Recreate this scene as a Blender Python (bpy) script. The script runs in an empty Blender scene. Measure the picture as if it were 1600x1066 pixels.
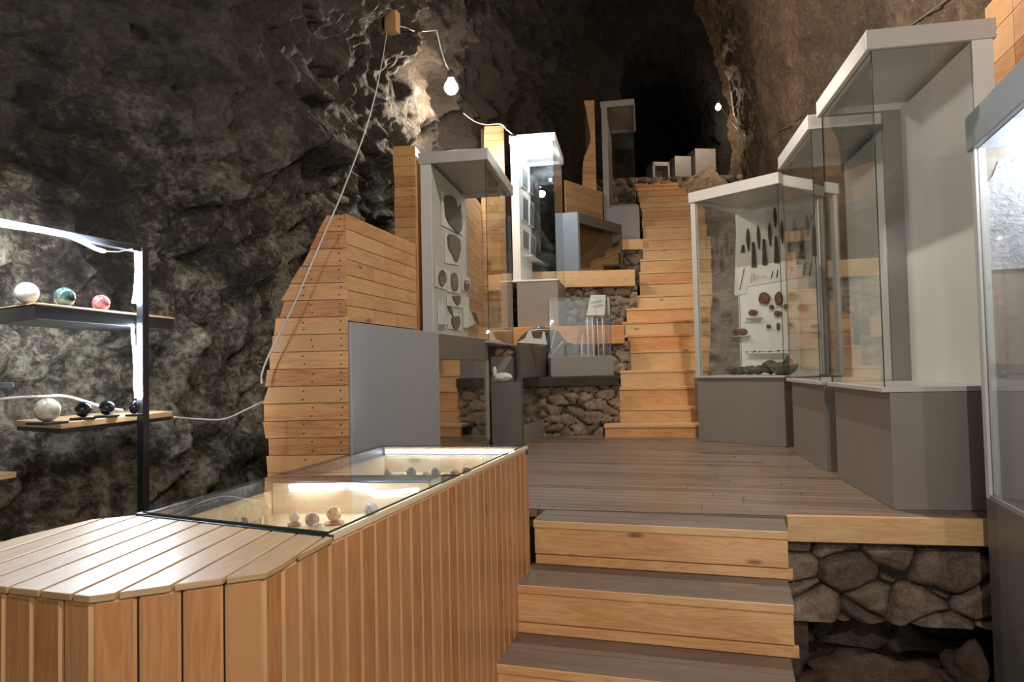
import bpy, math, random
from mathutils import Vector, Matrix, noise
from mathutils.bvhtree import BVHTree

random.seed(7)
SC = bpy.context.scene
COL = SC.collection
R = math.radians

# ------------------------------------------------------------------ camera
FPX = 1100.0
PITCH = math.atan(39.0 / FPX)
ROLL = 0.022
EYE = Vector((0, 0, 0.72))
w_ = Vector((0, math.cos(PITCH), math.sin(PITCH)))
r0 = Vector((1, 0, 0)); u0 = Vector((0, -math.sin(PITCH), math.cos(PITCH)))
r_ = r0 * math.cos(ROLL) - u0 * math.sin(ROLL)
u_ = r0 * math.sin(ROLL) + u0 * math.cos(ROLL)
cam = bpy.data.cameras.new('camera')
cam.sensor_width = 36.0
cam.lens = 36.0 * FPX / 1600.0
cam.clip_start = 0.05
camo = bpy.data.objects.new('camera', cam)
COL.objects.link(camo)
camo.matrix_world = Matrix(((r_.x, u_.x, -w_.x, EYE.x), (r_.y, u_.y, -w_.y, EYE.y), (r_.z, u_.z, -w_.z, EYE.z), (0, 0, 0, 1)))
SC.camera = camo


def ray(px, py):
    return w_ + r_ * ((px - 800) / FPX) + u_ * ((533 - py) / FPX)


def at(px, py, Y):
    d = ray(px, py)
    return EYE + d * (Y / d.y)


def atz(px, py, z):
    d = ray(px, py)
    return EYE + d * ((z - EYE.z) / d.z)


def on_plane(px, py, p0, n):
    d = ray(px, py)
    return EYE + d * ((p0 - EYE).dot(n) / d.dot(n))


# ------------------------------------------------------------------ world, big lights, exposure
world = bpy.data.worlds.new('world')
SC.world = world
world.use_nodes = True
world.node_tree.nodes['Background'].inputs[0].default_value = (0.80, 0.86, 1.0, 1)
world.node_tree.nodes['Background'].inputs[1].default_value = 0.15
SC.view_settings.view_transform = 'Standard'
SC.view_settings.look = 'None'
SC.view_settings.gamma = 1
SC.view_settings.use_curve_mapping = False
SC.view_settings.exposure = 0.25
SC.cycles.transparent_max_bounces = 40
SC.cycles.max_bounces = 8
SC.cycles.sample_clamp_indirect = 6


def light(name, kind, loc, power, color, size=0.05, rot=None, size_y=None):
    l = bpy.data.lights.new(name, kind)
    l.energy = power
    l.color = color
    if kind == 'AREA':
        l.shape = 'RECTANGLE'
        l.size = size
        l.size_y = size_y or size
    else:
        l.shadow_soft_size = size
    o = bpy.data.objects.new(name, l)
    o.location = loc
    if rot:
        o.rotation_euler = rot
    COL.objects.link(o)
    return o


WARM = (1.0, 0.78, 0.56)
NEUT = (1.0, 0.90, 0.78)
COOL = (0.72, 0.86, 1.0)
# soft area light added behind the camera for an unseen cave mouth
light('added_rear_light', 'AREA', (0.3, -2.6, 1.9), 22, (1.0, 0.95, 0.88), 3.4, (R(84), 0, 0), 2.6)
# unseen point lights added over and behind the scene, no bulbs modelled
light('added_fill_light', 'POINT', (0.75, 0.0, 1.75), 88, NEUT, 0.015)
light('added_fill_light', 'POINT', (0.9, -1.5, 1.7), 66, NEUT, 0.015)
light('added_fill_light', 'POINT', (1.35, 4.4, 3.3), 125, NEUT, 0.015)
light('added_fill_light', 'POINT', (1.95, 7.7, 3.7), 24, WARM, 0.015)

# ------------------------------------------------------------------ materials


class NT:
    def __init__(s, name):
        s.m = bpy.data.materials.new(name)
        s.m.use_nodes = True
        s.t = s.m.node_tree
        s.t.nodes.clear()
        s.out = s.t.nodes.new('ShaderNodeOutputMaterial')

    def n(s, typ, ins=None, **kw):
        nd = s.t.nodes.new(typ)
        for k, v in kw.items():
            setattr(nd, k, v)
        for k, v in (ins or {}).items():
            if isinstance(v, tuple) and len(v) == 2 and hasattr(v[0], 'outputs'):
                s.t.links.new(v[0].outputs[v[1]], nd.inputs[k])
            elif hasattr(v, 'outputs'):
                s.t.links.new(v.outputs[0], nd.inputs[k])
            else:
                nd.inputs[k].default_value = v
        return nd

    def math(s, op, a, b=0.0, c=0.0):
        return s.n('ShaderNodeMath', {0: a, 1: b, 2: c}, operation=op)

    def mix(s, fac, a, b, bt='MIX'):
        return s.n('ShaderNodeMixRGB', {0: fac, 1: a, 2: b}, blend_type=bt)

    def ramp(s, fac, stops):
        nd = s.n('ShaderNodeValToRGB', {0: fac})
        cr = nd.color_ramp
        while len(cr.elements) > 1:
            cr.elements.remove(cr.elements[-1])
        cr.elements[0].position = stops[0][0]
        cr.elements[0].color = c4(stops[0][1])
        for p, c in stops[1:]:
            cr.elements.new(p).color = c4(c)
        return nd

    def surf(s, sh):
        s.t.links.new(sh.outputs[0], s.out.inputs[0])
        return s.m


def c4(c):
    if isinstance(c, (int, float)):
        return (c, c, c, 1)
    return tuple(c) + (1,) if len(c) == 3 else tuple(c)


def srgb(r, g, b):
    return tuple(((x / 255) / 12.92 if x / 255 <= 0.04045 else ((x / 255 + 0.055) / 1.055) ** 2.4) for x in (r, g, b))


def plain(name, col, rough=0.5, metal=0.0, emit=None, estr=0, bump=0.0, var=0.06, scale=6):
    s = NT(name)
    tc = s.n('ShaderNodeTexCoord')
    no = s.n('ShaderNodeTexNoise', {'Vector': (tc, 'Object'), 'Scale': scale, 'Detail': 5})
    a = [max(0, x * (1 - var * 2)) for x in col]
    b = [min(1, x * (1 + var * 2)) for x in col]
    cr = s.ramp((no, 0), [(0.3, a), (0.7, b)])
    ins = {'Base Color': cr, 'Roughness': rough, 'Metallic': metal}
    if bump:
        no2 = s.n('ShaderNodeTexNoise', {'Vector': (tc, 'Object'), 'Scale': 60, 'Detail': 4})
        ins['Normal'] = s.n('ShaderNodeBump', {'Height': (no2, 0), 'Strength': bump, 'Distance': 0.01})
    if emit:
        ins['Emission Color'] = c4(emit)
        ins['Emission Strength'] = estr
    return s.surf(s.n('ShaderNodeBsdfPrincipled', ins))


def wood(name, light_c, dark_c, pw=0.0, rough=0.45, knots=0.62, nails=False, seam=(0.02, 0.01, 0.005), seam_w=0.03, var=0.25, plen=0.0, grain=1.0):
    """UV in metres, U along the grain.  pw > 0 draws board seams every pw across."""
    s = NT(name)
    uv = s.n('ShaderNodeUVMap')
    sep = s.n('ShaderNodeSeparateXYZ', {0: uv})
    U = (sep, 0); V = (sep, 1)
    if pw > 0:
        row = s.math('DIVIDE', V, pw)
        idx = s.math('FLOOR', row)
        fr = s.math('FRACT', row)
        if plen > 0:
            wn0 = s.n('ShaderNodeTexWhiteNoise', {'Vector': s.n('ShaderNodeCombineXYZ', {0: idx, 1: 3.3})})
            uo = s.math('ADD', s.math('DIVIDE', U, plen), (wn0, 0))
            idu = s.math('FLOOR', uo)
            fu = s.math('FRACT', uo)
        else:
            idu = None
        comb = s.n('ShaderNodeCombineXYZ', {0: idx, 1: idu if idu else 0.0, 2: 0.0})
        wn = s.n('ShaderNodeTexWhiteNoise', {'Vector': comb})
        rnd = (wn, 0)
        off = s.math('MULTIPLY', rnd, 13.7)
    else:
        fl = s.math('FLOOR', s.math('DIVIDE', V, 40.0))
        wn = s.n('ShaderNodeTexWhiteNoise', {'Vector': s.n('ShaderNodeCombineXYZ', {0: fl})})
        rnd = (wn, 0)
        off = s.math('MULTIPLY', rnd, 13.7)
    vec = s.n('ShaderNodeCombineXYZ', {0: s.math('ADD', U, off), 1: s.math('ADD', V, off), 2: off})
    # broad grain (cathedrals) + fine fibre
    m1 = s.n('ShaderNodeMapping', {'Vector': vec, 'Scale': (1.3, 13.0, 1.0)})
    n1 = s.n('ShaderNodeTexNoise', {'Vector': m1, 'Scale': 1.6, 'Detail': 4, 'Distortion': 1.2})
    wv = s.math('SINE', s.math('MULTIPLY', (n1, 0), 34.0))
    wv = s.math('MULTIPLY_ADD', wv, 0.5, 0.5)
    m2 = s.n('ShaderNodeMapping', {'Vector': vec, 'Scale': (5.0, 150.0, 1.0)})
    n2 = s.n('ShaderNodeTexNoise', {'Vector': m2, 'Scale': 1.0, 'Detail': 3})
    m3 = s.n('ShaderNodeMapping', {'Vector': vec, 'Scale': (1.2, 3.5, 1.0)})
    n3 = s.n('ShaderNodeTexNoise', {'Vector': m3, 'Scale': 1.5, 'Detail': 3})
    g = s.math('ADD', s.math('MULTIPLY', wv, 0.22 * grain), s.math('MULTIPLY', s.math('ADD', (n2, 0), 0.5), 0.25 * grain))
    g = s.math('ADD', g, s.math('MULTIPLY', s.math('SUBTRACT', (n3, 0), 0.5), 0.9))
    g = s.math('ADD', g, s.math('MULTIPLY', s.math('SUBTRACT', rnd, 0.5), var * 2.4))
    col = s.ramp(g, [(0.0, light_c), (0.9, dark_c)])
    # a warm or a pale board here and there
    hs = s.n('ShaderNodeHueSaturation', {'Color': col, 'Value': s.math('MULTIPLY_ADD', rnd, var, 1.0 - var / 2),
                                        'Saturation': s.math('MULTIPLY_ADD', (wn, 1), 0.0, 1.0) if False else 1.0})
    col = hs
    if knots:
        mk = s.n('ShaderNodeMapping', {'Vector': vec, 'Scale': (2.6, 7.5, 1.0)})
        vk = s.n('ShaderNodeTexVoronoi', {'Vector': mk, 'Scale': 1.0, 'Randomness': 1.0}, feature='F1')
        kk = s.ramp((vk, 'Distance'), [(0.045, 1), (0.12, 0)])
        keep = s.math('GREATER_THAN', s.n('ShaderNodeSeparateColor', {0: (vk, 'Color')}), knots)
        kf = s.math('MULTIPLY', kk, keep)
        col = s.mix(s.math('MULTIPLY', kf, 0.8), col, c4([x * 0.28 for x in dark_c]))
    if nails and pw > 0:
        ns = 0.0105
        fu2 = s.math('FRACT', s.math('DIVIDE', U, 0.42))
        du = s.math('MULTIPLY', s.math('SUBTRACT', fu2, 0.12), 0.42)
        dv = s.math('MULTIPLY', s.math('SUBTRACT', s.math('ABSOLUTE', s.math('SUBTRACT', fr, 0.5)), 0.27), pw)
        dd = s.math('SQRT', s.math('ADD', s.math('MULTIPLY', du, du), s.math('MULTIPLY', dv, dv)))
        col = s.mix(s.math('LESS_THAN', dd, 0.0045), col, c4((0.012, 0.008, 0.006)))
    bump_h = s.math('MULTIPLY', (n2, 0), 0.15)
    if pw > 0:
        e = s.math('MINIMUM', fr, s.math('SUBTRACT', 1.0, fr))
        sm = s.ramp(e, [(seam_w * 0.4, 1), (seam_w, 0)])
        if plen > 0:
            eu = s.math('MINIMUM', fu, s.math('SUBTRACT', 1.0, fu))
            su = s.math('LESS_THAN', eu, 0.001)
            sm = s.math('MAXIMUM', sm, su)
        col = s.mix(sm, col, c4(seam))
        bump_h = s.math('SUBTRACT', bump_h, s.math('MULTIPLY', sm, 1.0))
    bp = s.n('ShaderNodeBump', {'Height': bump_h, 'Strength': 0.5, 'Distance': 0.004})
    return s.surf(s.n('ShaderNodeBsdfPrincipled', {'Base Color': col, 'Roughness': rough, 'Normal': bp}))


def rock_mat(name, stops, scale=1.0, bump=0.6, rough=0.85, speck=0.0, joints=False, painted_shade=False):
    s = NT(name)
    tc = s.n('ShaderNodeTexCoord')
    v = s.n('ShaderNodeMapping', {'Vector': (tc, 'Object'), 'Scale': (scale, scale, scale)})
    n1 = s.n('ShaderNodeTexNoise', {'Vector': v, 'Scale': 1.1, 'Detail': 9, 'Roughness': 0.68, 'Distortion': 0.5})
    n2 = s.n('ShaderNodeTexNoise', {'Vector': v, 'Scale': 7.0, 'Detail': 8, 'Roughness': 0.72})
    n3 = s.n('ShaderNodeTexNoise', {'Vector': v, 'Scale': 34.0, 'Detail': 6, 'Roughness': 0.7})
    vo = s.n('ShaderNodeTexVoronoi', {'Vector': s.n('ShaderNodeVectorMath', {0: v, 1: s.n('ShaderNodeVectorMath', {0: (n2, 'Color'), 1: (0.25, 0.25, 0.25)}, operation='MULTIPLY')}, operation='ADD'), 'Scale': 3.2}, feature='DISTANCE_TO_EDGE')
    crack = s.ramp((vo, 'Distance'), [(0.0, 1), (0.05, 0)])
    f = s.math('ADD', s.math('MULTIPLY', (n1, 0), 0.6), s.math('MULTIPLY', (n2, 0), 0.4))
    f = s.math('ADD', f, s.math('MULTIPLY', s.math('SUBTRACT', (n3, 0), 0.5), 0.35))
    col = s.ramp(f, stops)
    colo = s.mix(s.math('MULTIPLY', crack, 0.10), col, c4([x * 0.35 for x in stops[0][1]]))
    if speck:
        sp = s.n('ShaderNodeTexVoronoi', {'Vector': v, 'Scale': 26.0}, feature='F1')
        k = s.math('GREATER_THAN', s.n('ShaderNodeSeparateColor', {0: (sp, 'Color')}), 0.86)
        k = s.math('MULTIPLY', k, s.math('LESS_THAN', (sp, 'Distance'), 0.36))
        colo = s.mix(s.math('MULTIPLY', k, speck), colo, c4([min(1, x * 1.9) for x in stops[-1][1]]))
    vf = s.n('ShaderNodeTexVoronoi', {'Vector': s.n('ShaderNodeVectorMath', {0: v, 1: s.n('ShaderNodeVectorMath', {0: (n3, 'Color'), 1: (0.06, 0.06, 0.06)}, operation='MULTIPLY')}, operation='ADD'), 'Scale': 15.0}, feature='F1')
    h = s.math('ADD', s.math('MULTIPLY', (n2, 0), 1.1), s.math('MULTIPLY', (n3, 0), 0.75))
    h = s.math('SUBTRACT', h, s.math('MULTIPLY', (vf, 'Distance'), 0.38))
    h = s.math('SUBTRACT', h, s.math('MULTIPLY', crack, 0.10))
    if painted_shade:  # shade painted into the rock colour, growing far back and high up
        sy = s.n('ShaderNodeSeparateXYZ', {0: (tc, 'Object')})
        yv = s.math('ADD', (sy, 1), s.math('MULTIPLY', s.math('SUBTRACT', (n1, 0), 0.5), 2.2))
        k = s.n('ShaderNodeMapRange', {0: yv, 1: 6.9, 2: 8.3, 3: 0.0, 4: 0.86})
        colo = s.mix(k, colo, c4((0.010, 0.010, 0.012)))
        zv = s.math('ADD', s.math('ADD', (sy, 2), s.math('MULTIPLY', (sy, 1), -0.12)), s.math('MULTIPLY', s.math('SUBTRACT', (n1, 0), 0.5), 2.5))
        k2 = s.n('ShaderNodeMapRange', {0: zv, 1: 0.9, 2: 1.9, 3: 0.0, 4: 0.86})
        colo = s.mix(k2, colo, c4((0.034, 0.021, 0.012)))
    if joints:
        ja = s.n('ShaderNodeAttribute', attribute_name='joint')
        colo = s.mix((ja, 'Fac'), colo, c4((0.018, 0.013, 0.010)))
        ha = s.n('ShaderNodeAttribute', attribute_name='shade')
        colo = s.n('ShaderNodeHueSaturation', {'Color': colo, 'Value': s.math('MULTIPLY_ADD', (ha, 'Fac'), 0.7, 0.65)})
    bp = s.n('ShaderNodeBump', {'Height': h, 'Strength': bump, 'Distance': 0.06 / scale})
    return s.surf(s.n('ShaderNodeBsdfPrincipled', {'Base Color': colo, 'Roughness': rough, 'Normal': bp}))


def glass_mat(name, tint=(0.93, 0.965, 0.95), refl=1.0):
    s = NT(name)
    geo = s.n('ShaderNodeNewGeometry')
    ior = s.math('MULTIPLY_ADD', (geo, 'Backfacing'), (1 / 1.5) - 1.5, 1.5)
    fr = s.n('ShaderNodeFresnel', {'IOR': ior})
    f = s.math('MULTIPLY', fr, refl)
    tr = s.n('ShaderNodeBsdfTransparent', {0: c4(tint)})
    gl = s.n('ShaderNodeBsdfGlossy', {'Color': (1, 1, 1, 1), 'Roughness': 0.01})
    return s.surf(s.n('ShaderNodeMixShader', {0: f, 1: tr, 2: gl}))


def marble(name, a, b, scale=14, rough=0.08):
    s = NT(name)
    tc = s.n('ShaderNodeTexCoord')
    n1 = s.n('ShaderNodeTexNoise', {'Vector': (tc, 'Object'), 'Scale': scale * 2, 'Detail': 8, 'Distortion': 2.5})
    c = s.ramp((n1, 0), [(0.35, a), (0.5, [(x + y) / 2 for x, y in zip(a, b)]), (0.62, b)])
    return s.surf(s.n('ShaderNodeBsdfPrincipled', {'Base Color': c, 'Roughness': rough, 'Coat Weight': 0.5}))


def emis(name, col, strength):
    s = NT(name)
    return s.surf(s.n('ShaderNodeEmission', {0: c4(col), 1: strength}))


M = {}
PINE_L = srgb(232, 188, 134); PINE_D = srgb(176, 118, 66)
M['pine_boards'] = wood('pine_boards', srgb(226, 178, 122), srgb(165, 106, 58), pw=0.088, nails=True, var=0.32)
M['pine_boards_side'] = wood('pine_boards_side', srgb(214, 168, 116), srgb(160, 104, 60), pw=0.082, plen=0.55, var=0.3)
M['pine'] = wood('pine', srgb(216, 172, 122), srgb(160, 110, 66), rough=0.45, var=0.3, knots=0.4)
M['pine_tower'] = wood('pine_tower', srgb(216, 164, 106), srgb(148, 92, 46), rough=0.5, var=0.55)
M['pine_step'] = wood('pine_step', srgb(255, 214, 160), srgb(210, 146, 88), rough=0.5, var=0.36, knots=0.35, grain=1.1)
M['pine_red'] = wood('pine_red', srgb(206, 134, 86), srgb(150, 84, 48), pw=0.088, nails=True, var=0.3)
M['pine_counter'] = wood('pine_counter', srgb(206, 152, 104), srgb(156, 98, 56), rough=0.26, var=0.3, knots=0.4)
M['pine_counter_dark'] = plain('pine_counter_dark', srgb(92, 58, 34), 0.6)
M['pine_edge_highlight'] = plain('pine_edge_highlight', srgb(205, 160, 116), 0.35)  # highlight on the plank bevels, painted as a paler edge colour
M['pine_top'] = wood('pine_top', srgb(204, 174, 134), srgb(156, 120, 82), rough=0.42, var=0.2)
M['pine_pale'] = wood('pine_pale', srgb(232, 214, 182), srgb(202, 172, 130), rough=0.5, var=0.15, grain=0.7)
M['groove'] = plain('groove', (0.045, 0.025, 0.014), 0.7)
M['tread'] = wood('tread', srgb(150, 132, 118), srgb(104, 88, 78), rough=0.55, knots=False, var=0.2)
M['deck'] = wood('deck', srgb(172, 148, 127), srgb(116, 95, 80), pw=0.092, rough=0.38, knots=False, seam=(0.03, 0.022, 0.018), seam_w=0.045, var=0.4, plen=2.1)
M['grey'] = plain('grey', srgb(150, 143, 137), 0.42, var=0.02)
M['grey_light'] = plain('grey_light', srgb(182, 178, 174), 0.42, var=0.02)
M['grey_blue'] = plain('grey_blue', srgb(152, 158, 166), 0.35, var=0.02)
M['grey_dark'] = plain('grey_dark', srgb(108, 102, 96), 0.42, var=0.03)
M['white_board'] = plain('white_board', srgb(214, 212, 208), 0.38, var=0.01)
M['white'] = plain('white', srgb(246, 245, 242), 0.5, var=0.01)
M['card'] = plain('card', srgb(232, 230, 224), 0.7, var=0.02)
M['glass'] = glass_mat('glass', (0.974, 0.985, 0.979))
M['glass_edge'] = plain('glass_edge', srgb(48, 66, 60), 0.2)
M['glass_dark'] = glass_mat('glass_dark', (0.80, 0.82, 0.80), 2.2)
M['black_metal'] = plain('black_metal', (0.012, 0.013, 0.016), 0.35, var=0.1)
M['rim_metal'] = plain('rim_metal', srgb(66, 72, 84), 0.28, 0.8)
M['led'] = emis('led', (0.80, 0.89, 1.0), 540)
M['led_counter'] = emis('led_counter', (0.90, 0.94, 1.0), 26)
M['led_head'] = emis('led_head', (0.78, 0.9, 1.0), 160)
M['bulb'] = emis('bulb', (1.0, 0.86, 0.68), 190)
M['cable'] = plain('cable', srgb(205, 200, 192), 0.5)
M['cable_dark'] = plain('cable_dark', srgb(120, 104, 88), 0.6)
M['plastic_dark'] = plain('plastic_dark', (0.02, 0.02, 0.022), 0.4)
M['rock_left'] = rock_mat('rock_left', [(0.38, srgb(26, 21, 17)), (0.47, srgb(78, 67, 56)), (0.54, srgb(146, 136, 116)), (0.64, srgb(206, 198, 176))], 1.0, 1.0, rough=0.7, painted_shade=True)
M['rock_right'] = rock_mat('rock_right', [(0.36, srgb(62, 49, 38)), (0.52, srgb(98, 80, 63)), (0.68, srgb(134, 114, 92))], 1.6, 0.55, speck=0.35)
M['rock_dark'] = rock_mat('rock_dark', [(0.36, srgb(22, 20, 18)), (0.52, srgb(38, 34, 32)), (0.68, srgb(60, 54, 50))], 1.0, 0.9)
M['stone'] = rock_mat('stone', [(0.34, srgb(104, 86, 72)), (0.5, srgb(158, 138, 120)), (0.66, srgb(208, 190, 168))], 3.2, 0.6, joints=True)
M['stone_plain'] = rock_mat('stone_plain', [(0.34, srgb(88, 70, 56)), (0.5, srgb(140, 118, 98)), (0.66, srgb(188, 166, 142))], 3.2, 0.6)
M['boulder'] = rock_mat('boulder', [(0.34, srgb(66, 52, 42)), (0.5, srgb(112, 92, 74)), (0.66, srgb(150, 130, 108))], 3.0, 0.6)
M['concrete'] = plain('concrete', srgb(72, 66, 58), 0.9, bump=0.5, var=0.15)
M['bronze'] = plain('bronze', srgb(66, 62, 56), 0.6, bump=0.3, var=0.2, scale=40)
M['bone'] = plain('bone', srgb(248, 246, 240), 0.5, var=0.01)
M['brown_stone'] = marble('brown_stone', srgb(92, 58, 40), srgb(140, 92, 66), 10, 0.6)
M['grey_stone'] = marble('grey_stone', srgb(70, 66, 60), srgb(122, 112, 98), 10, 0.6)
M['green_stone'] = marble('green_stone', srgb(74, 84, 58), srgb(128, 126, 96), 10, 0.6)
M['dark_mineral'] = marble('dark_mineral', srgb(34, 32, 24), srgb(104, 98, 78), 7, 0.5)
M['pink_stone'] = marble('pink_stone', srgb(132, 92, 82), srgb(172, 128, 112), 10, 0.6)
M['reflected_rock'] = rock_mat('reflected_rock', [(0.36, srgb(150, 156, 168)), (0.46, srgb(226, 232, 244)), (0.7, srgb(252, 253, 255))], 2.6, 0.9)  # pale colours of the rocky reflection painted on the R0 panel

# ------------------------------------------------------------------ mesh builder


class Fr:
    """a plan frame: origin (x, y), u to the right turned by yaw, v into depth"""

    def __init__(s, x, y, yaw):
        s.o = Vector((x, y, 0))
        a = R(yaw)
        s.u = Vector((math.cos(a), -math.sin(a), 0))
        s.v = Vector((math.sin(a), math.cos(a), 0))

    def p(s, u, v, z=0.0):
        return s.o + s.u * u + s.v * v + Vector((0, 0, z))


F0 = Fr(0, 0, 0)


class MB:
    def __init__(s):
        s.v = []; s.f = []; s.uv = []; s.mi = []; s.k = random.random() * 50

    def face(s, pts, uvs=None, mi=0):
        b = len(s.v)
        s.v += [Vector(p) for p in pts]
        s.f.append(tuple(range(b, b + len(pts))))
        s.uv.append(uvs or [(0, 0)] * len(pts))
        s.mi.append(mi)

    def idx(s, verts, faces, mi=0, uvf=None):
        b = len(s.v)
        s.v += [Vector(p) for p in verts]
        for f in faces:
            s.f.append(tuple(b + i for i in f))
            s.uv.append([uvf(verts[i]) if uvf else (0, 0) for i in f])
            s.mi.append(mi)

    def box(s, fr, u0, u1, v0, v1, z0, z1, grain='u', mi=0, off=None, u0t=None):
        off = off if off is not None else random.randint(0, 30)
        c = {}
        for i, u in enumerate((u0, u1)):
            for j, v in enumerate((v0, v1)):
                for k, z in enumerate((z0, z1)):
                    c[i, j, k] = (u0t if (u0t is not None and i == 0 and k == 1) else u, v, z)
        quads = [((0, 0, 0), (1, 0, 0), (1, 0, 1), (0, 0, 1)), ((1, 1, 0), (0, 1, 0), (0, 1, 1), (1, 1, 1)),
                 ((0, 1, 0), (0, 0, 0), (0, 0, 1), (0, 1, 1)), ((1, 0, 0), (1, 1, 0), (1, 1, 1), (1, 0, 1)),
                 ((0, 0, 1), (1, 0, 1), (1, 1, 1), (0, 1, 1)), ((0, 1, 0), (1, 1, 0), (1, 0, 0), (0, 0, 0))]
        ax = [(0, 2), (0, 2), (1, 2), (1, 2), (0, 1), (0, 1)]
        g = {'u': 0, 'v': 1, 'z': 2}[grain]
        b = len(s.v)
        keys = list(c.keys())
        s.v += [fr.p(*c[k]) for k in keys]
        for q, (a0, a1) in zip(quads, ax):
            if a1 == g or (g not in (a0, a1) and False):
                a0, a1 = a1, a0
            s.f.append(tuple(b + keys.index(t) for t in q))
            s.uv.append([(c[t][a0] + off * 0.37, c[t][a1] + off * 40.0) for t in q])
            s.mi.append(mi)
        return s

    def prism(s, pts, z0, z1, mi=0, grain=None, off=0, mi_top=None):
        """pts: plan polygon, counter-clockwise from above; grain: plan direction of U on the top"""
        n = len(pts)
        g = Vector(grain).normalized() if grain else Vector((1, 0, 0))
        h = Vector((-g.y, g.x, 0))
        area = sum(pts[i][0] * pts[(i + 1) % n][1] - pts[(i + 1) % n][0] * pts[i][1] for i in range(n))
        if area < 0:
            pts = list(reversed(pts))
        b = len(s.v)
        s.v += [Vector((p[0], p[1], z0)) for p in pts] + [Vector((p[0], p[1], z1)) for p in pts]
        for i in range(n):
            j = (i + 1) % n
            L = (Vector(pts[j][:2]) - Vector(pts[i][:2])).length
            s.f.append((b + i, b + j, b + n + j, b + n + i))
            s.uv.append([(off, z0 + off * 40), (off + L, z0 + off * 40), (off + L, z1 + off * 40), (off, z1 + off * 40)])
            s.mi.append(mi)
        for top in (1, 0):
            ids = list(range(n)) if top else list(reversed(range(n)))
            s.f.append(tuple(b + (n if top else 0) + i for i in ids))
            s.uv.append([(Vector((pts[i][0], pts[i][1], 0)).dot(g) + off, Vector((pts[i][0], pts[i][1], 0)).dot(h) + off * 40) for i in ids])
            s.mi.append(mi_top if (mi_top is not None and top) else mi)
        return s

    def slab(s, outline, n, t, mi=0, ud=None):
        """a flat outline (list of 3D points) given thickness t along n"""
        n = Vector(n).normalized()
        k = len(outline)
        b = len(s.v)
        s.v += [Vector(p) for p in outline] + [Vector(p) + n * t for p in outline]
        s.f.append(tuple(b + k + i for i in range(k)))
        s.f.append(tuple(b + i for i in reversed(range(k))))
        if ud is None:
            ud = Vector((1, 0, 0))
        vd = n.cross(ud)
        s.uv.append([(Vector(outline[i]).dot(ud), Vector(outline[i]).dot(vd)) for i in range(k)])
        s.uv.append([(Vector(outline[i]).dot(ud), Vector(outline[i]).dot(vd)) for i in reversed(range(k))])
        s.mi += [mi, mi]
        for i in range(k):
            j = (i + 1) % k
            s.f.append((b + i, b + j, b + k + j, b + k + i))
            s.uv.append([(0, 0)] * 4)
            s.mi.append(mi)
        return s

    def tube(s, pts, r, seg=8, mi=0, closed_ends=True):
        pts = [Vector(p) for p in pts]
        b = len(s.v)
        up = Vector((0.123, 0.2, 0.97)).normalized()
        for i, p in enumerate(pts):
            t = (pts[min(i + 1, len(pts) - 1)] - pts[max(i - 1, 0)]).normalized()
            a = t.cross(up)
            if a.length < 0.05:
                a = t.cross(Vector((1, 0, 0)))
            a.normalize(); c = t.cross(a)
            rr = r[i] if isinstance(r, (list, tuple)) else r
            for k in range(seg):
                th = 2 * math.pi * k / seg
                s.v.append(p + a * math.cos(th) * rr + c * math.sin(th) * rr)
        for i in range(len(pts) - 1):
            for k in range(seg):
                k2 = (k + 1) % seg
                s.f.append((b + i * seg + k, b + i * seg + k2, b + (i + 1) * seg + k2, b + (i + 1) * seg + k))
                s.uv.append([(0, 0)] * 4); s.mi.append(mi)
        if closed_ends:
            s.f.append(tuple(b + k for k in reversed(range(seg)))); s.uv.append([(0, 0)] * seg); s.mi.append(mi)
            e = b + (len(pts) - 1) * seg
            s.f.append(tuple(e + k for k in range(seg))); s.uv.append([(0, 0)] * seg); s.mi.append(mi)
        return s

    def lathe(s, c, prof, seg=24, mi=0, axis=None):
        c = Vector(c)
        b = len(s.v)
        for (r, z) in prof:
            for k in range(seg):
                th = 2 * math.pi * k / seg
                s.v.append(c + Vector((r * math.cos(th), r * math.sin(th), z)))
        for i in range(len(prof) - 1):
            for k in range(seg):
                k2 = (k + 1) % seg
                s.f.append((b + i * seg + k, b + i * seg + k2, b + (i + 1) * seg + k2, b + (i + 1) * seg + k))
                s.uv.append([(0, 0)] * 4); s.mi.append(mi)
        return s

    def build(s, name, mat, parent=None, smooth=False, bevel=0.0):
        me = bpy.data.meshes.new(name)
        base = Vector((0, 0, 0))
        q = parent
        while q is not None:
            base = base + q.location
            q = q.parent
        me.from_pydata([v - base for v in s.v], [], s.f)
        mats = mat if isinstance(mat, (list, tuple)) else [mat]
        for m in mats:
            me.materials.append(M[m] if isinstance(m, str) else m)
        uvl = me.uv_layers.new(name='UVMap')
        li = 0
        for fi, f in enumerate(s.f):
            for k in range(len(f)):
                uvl.data[li].uv = s.uv[fi][k]
                li += 1
        for i, p in enumerate(me.polygons):
            p.material_index = s.mi[i]
            p.use_smooth = smooth
        me.validate()
        o = bpy.data.objects.new(name, me)
        COL.objects.link(o)
        o.parent = parent
        if bevel:
            md = o.modifiers.new('bevel', 'BEVEL')
            md.width = bevel
            md.segments = 2
            md.limit_method = 'ANGLE'
        return o


def thing(name, label, cat, loc, group=None):
    o = bpy.data.objects.new(name, None)
    o.empty_display_size = 0.1
    o.location = loc
    COL.objects.link(o)
    o['label'] = label
    o['category'] = cat
    if group:
        o['group'] = group
    return o


def tag(o, label, cat, group=None):
    o['label'] = label
    o['category'] = cat
    if group:
        o['group'] = group
    return o


def struct(o):
    o['kind'] = 'structure'
    return o


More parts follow.
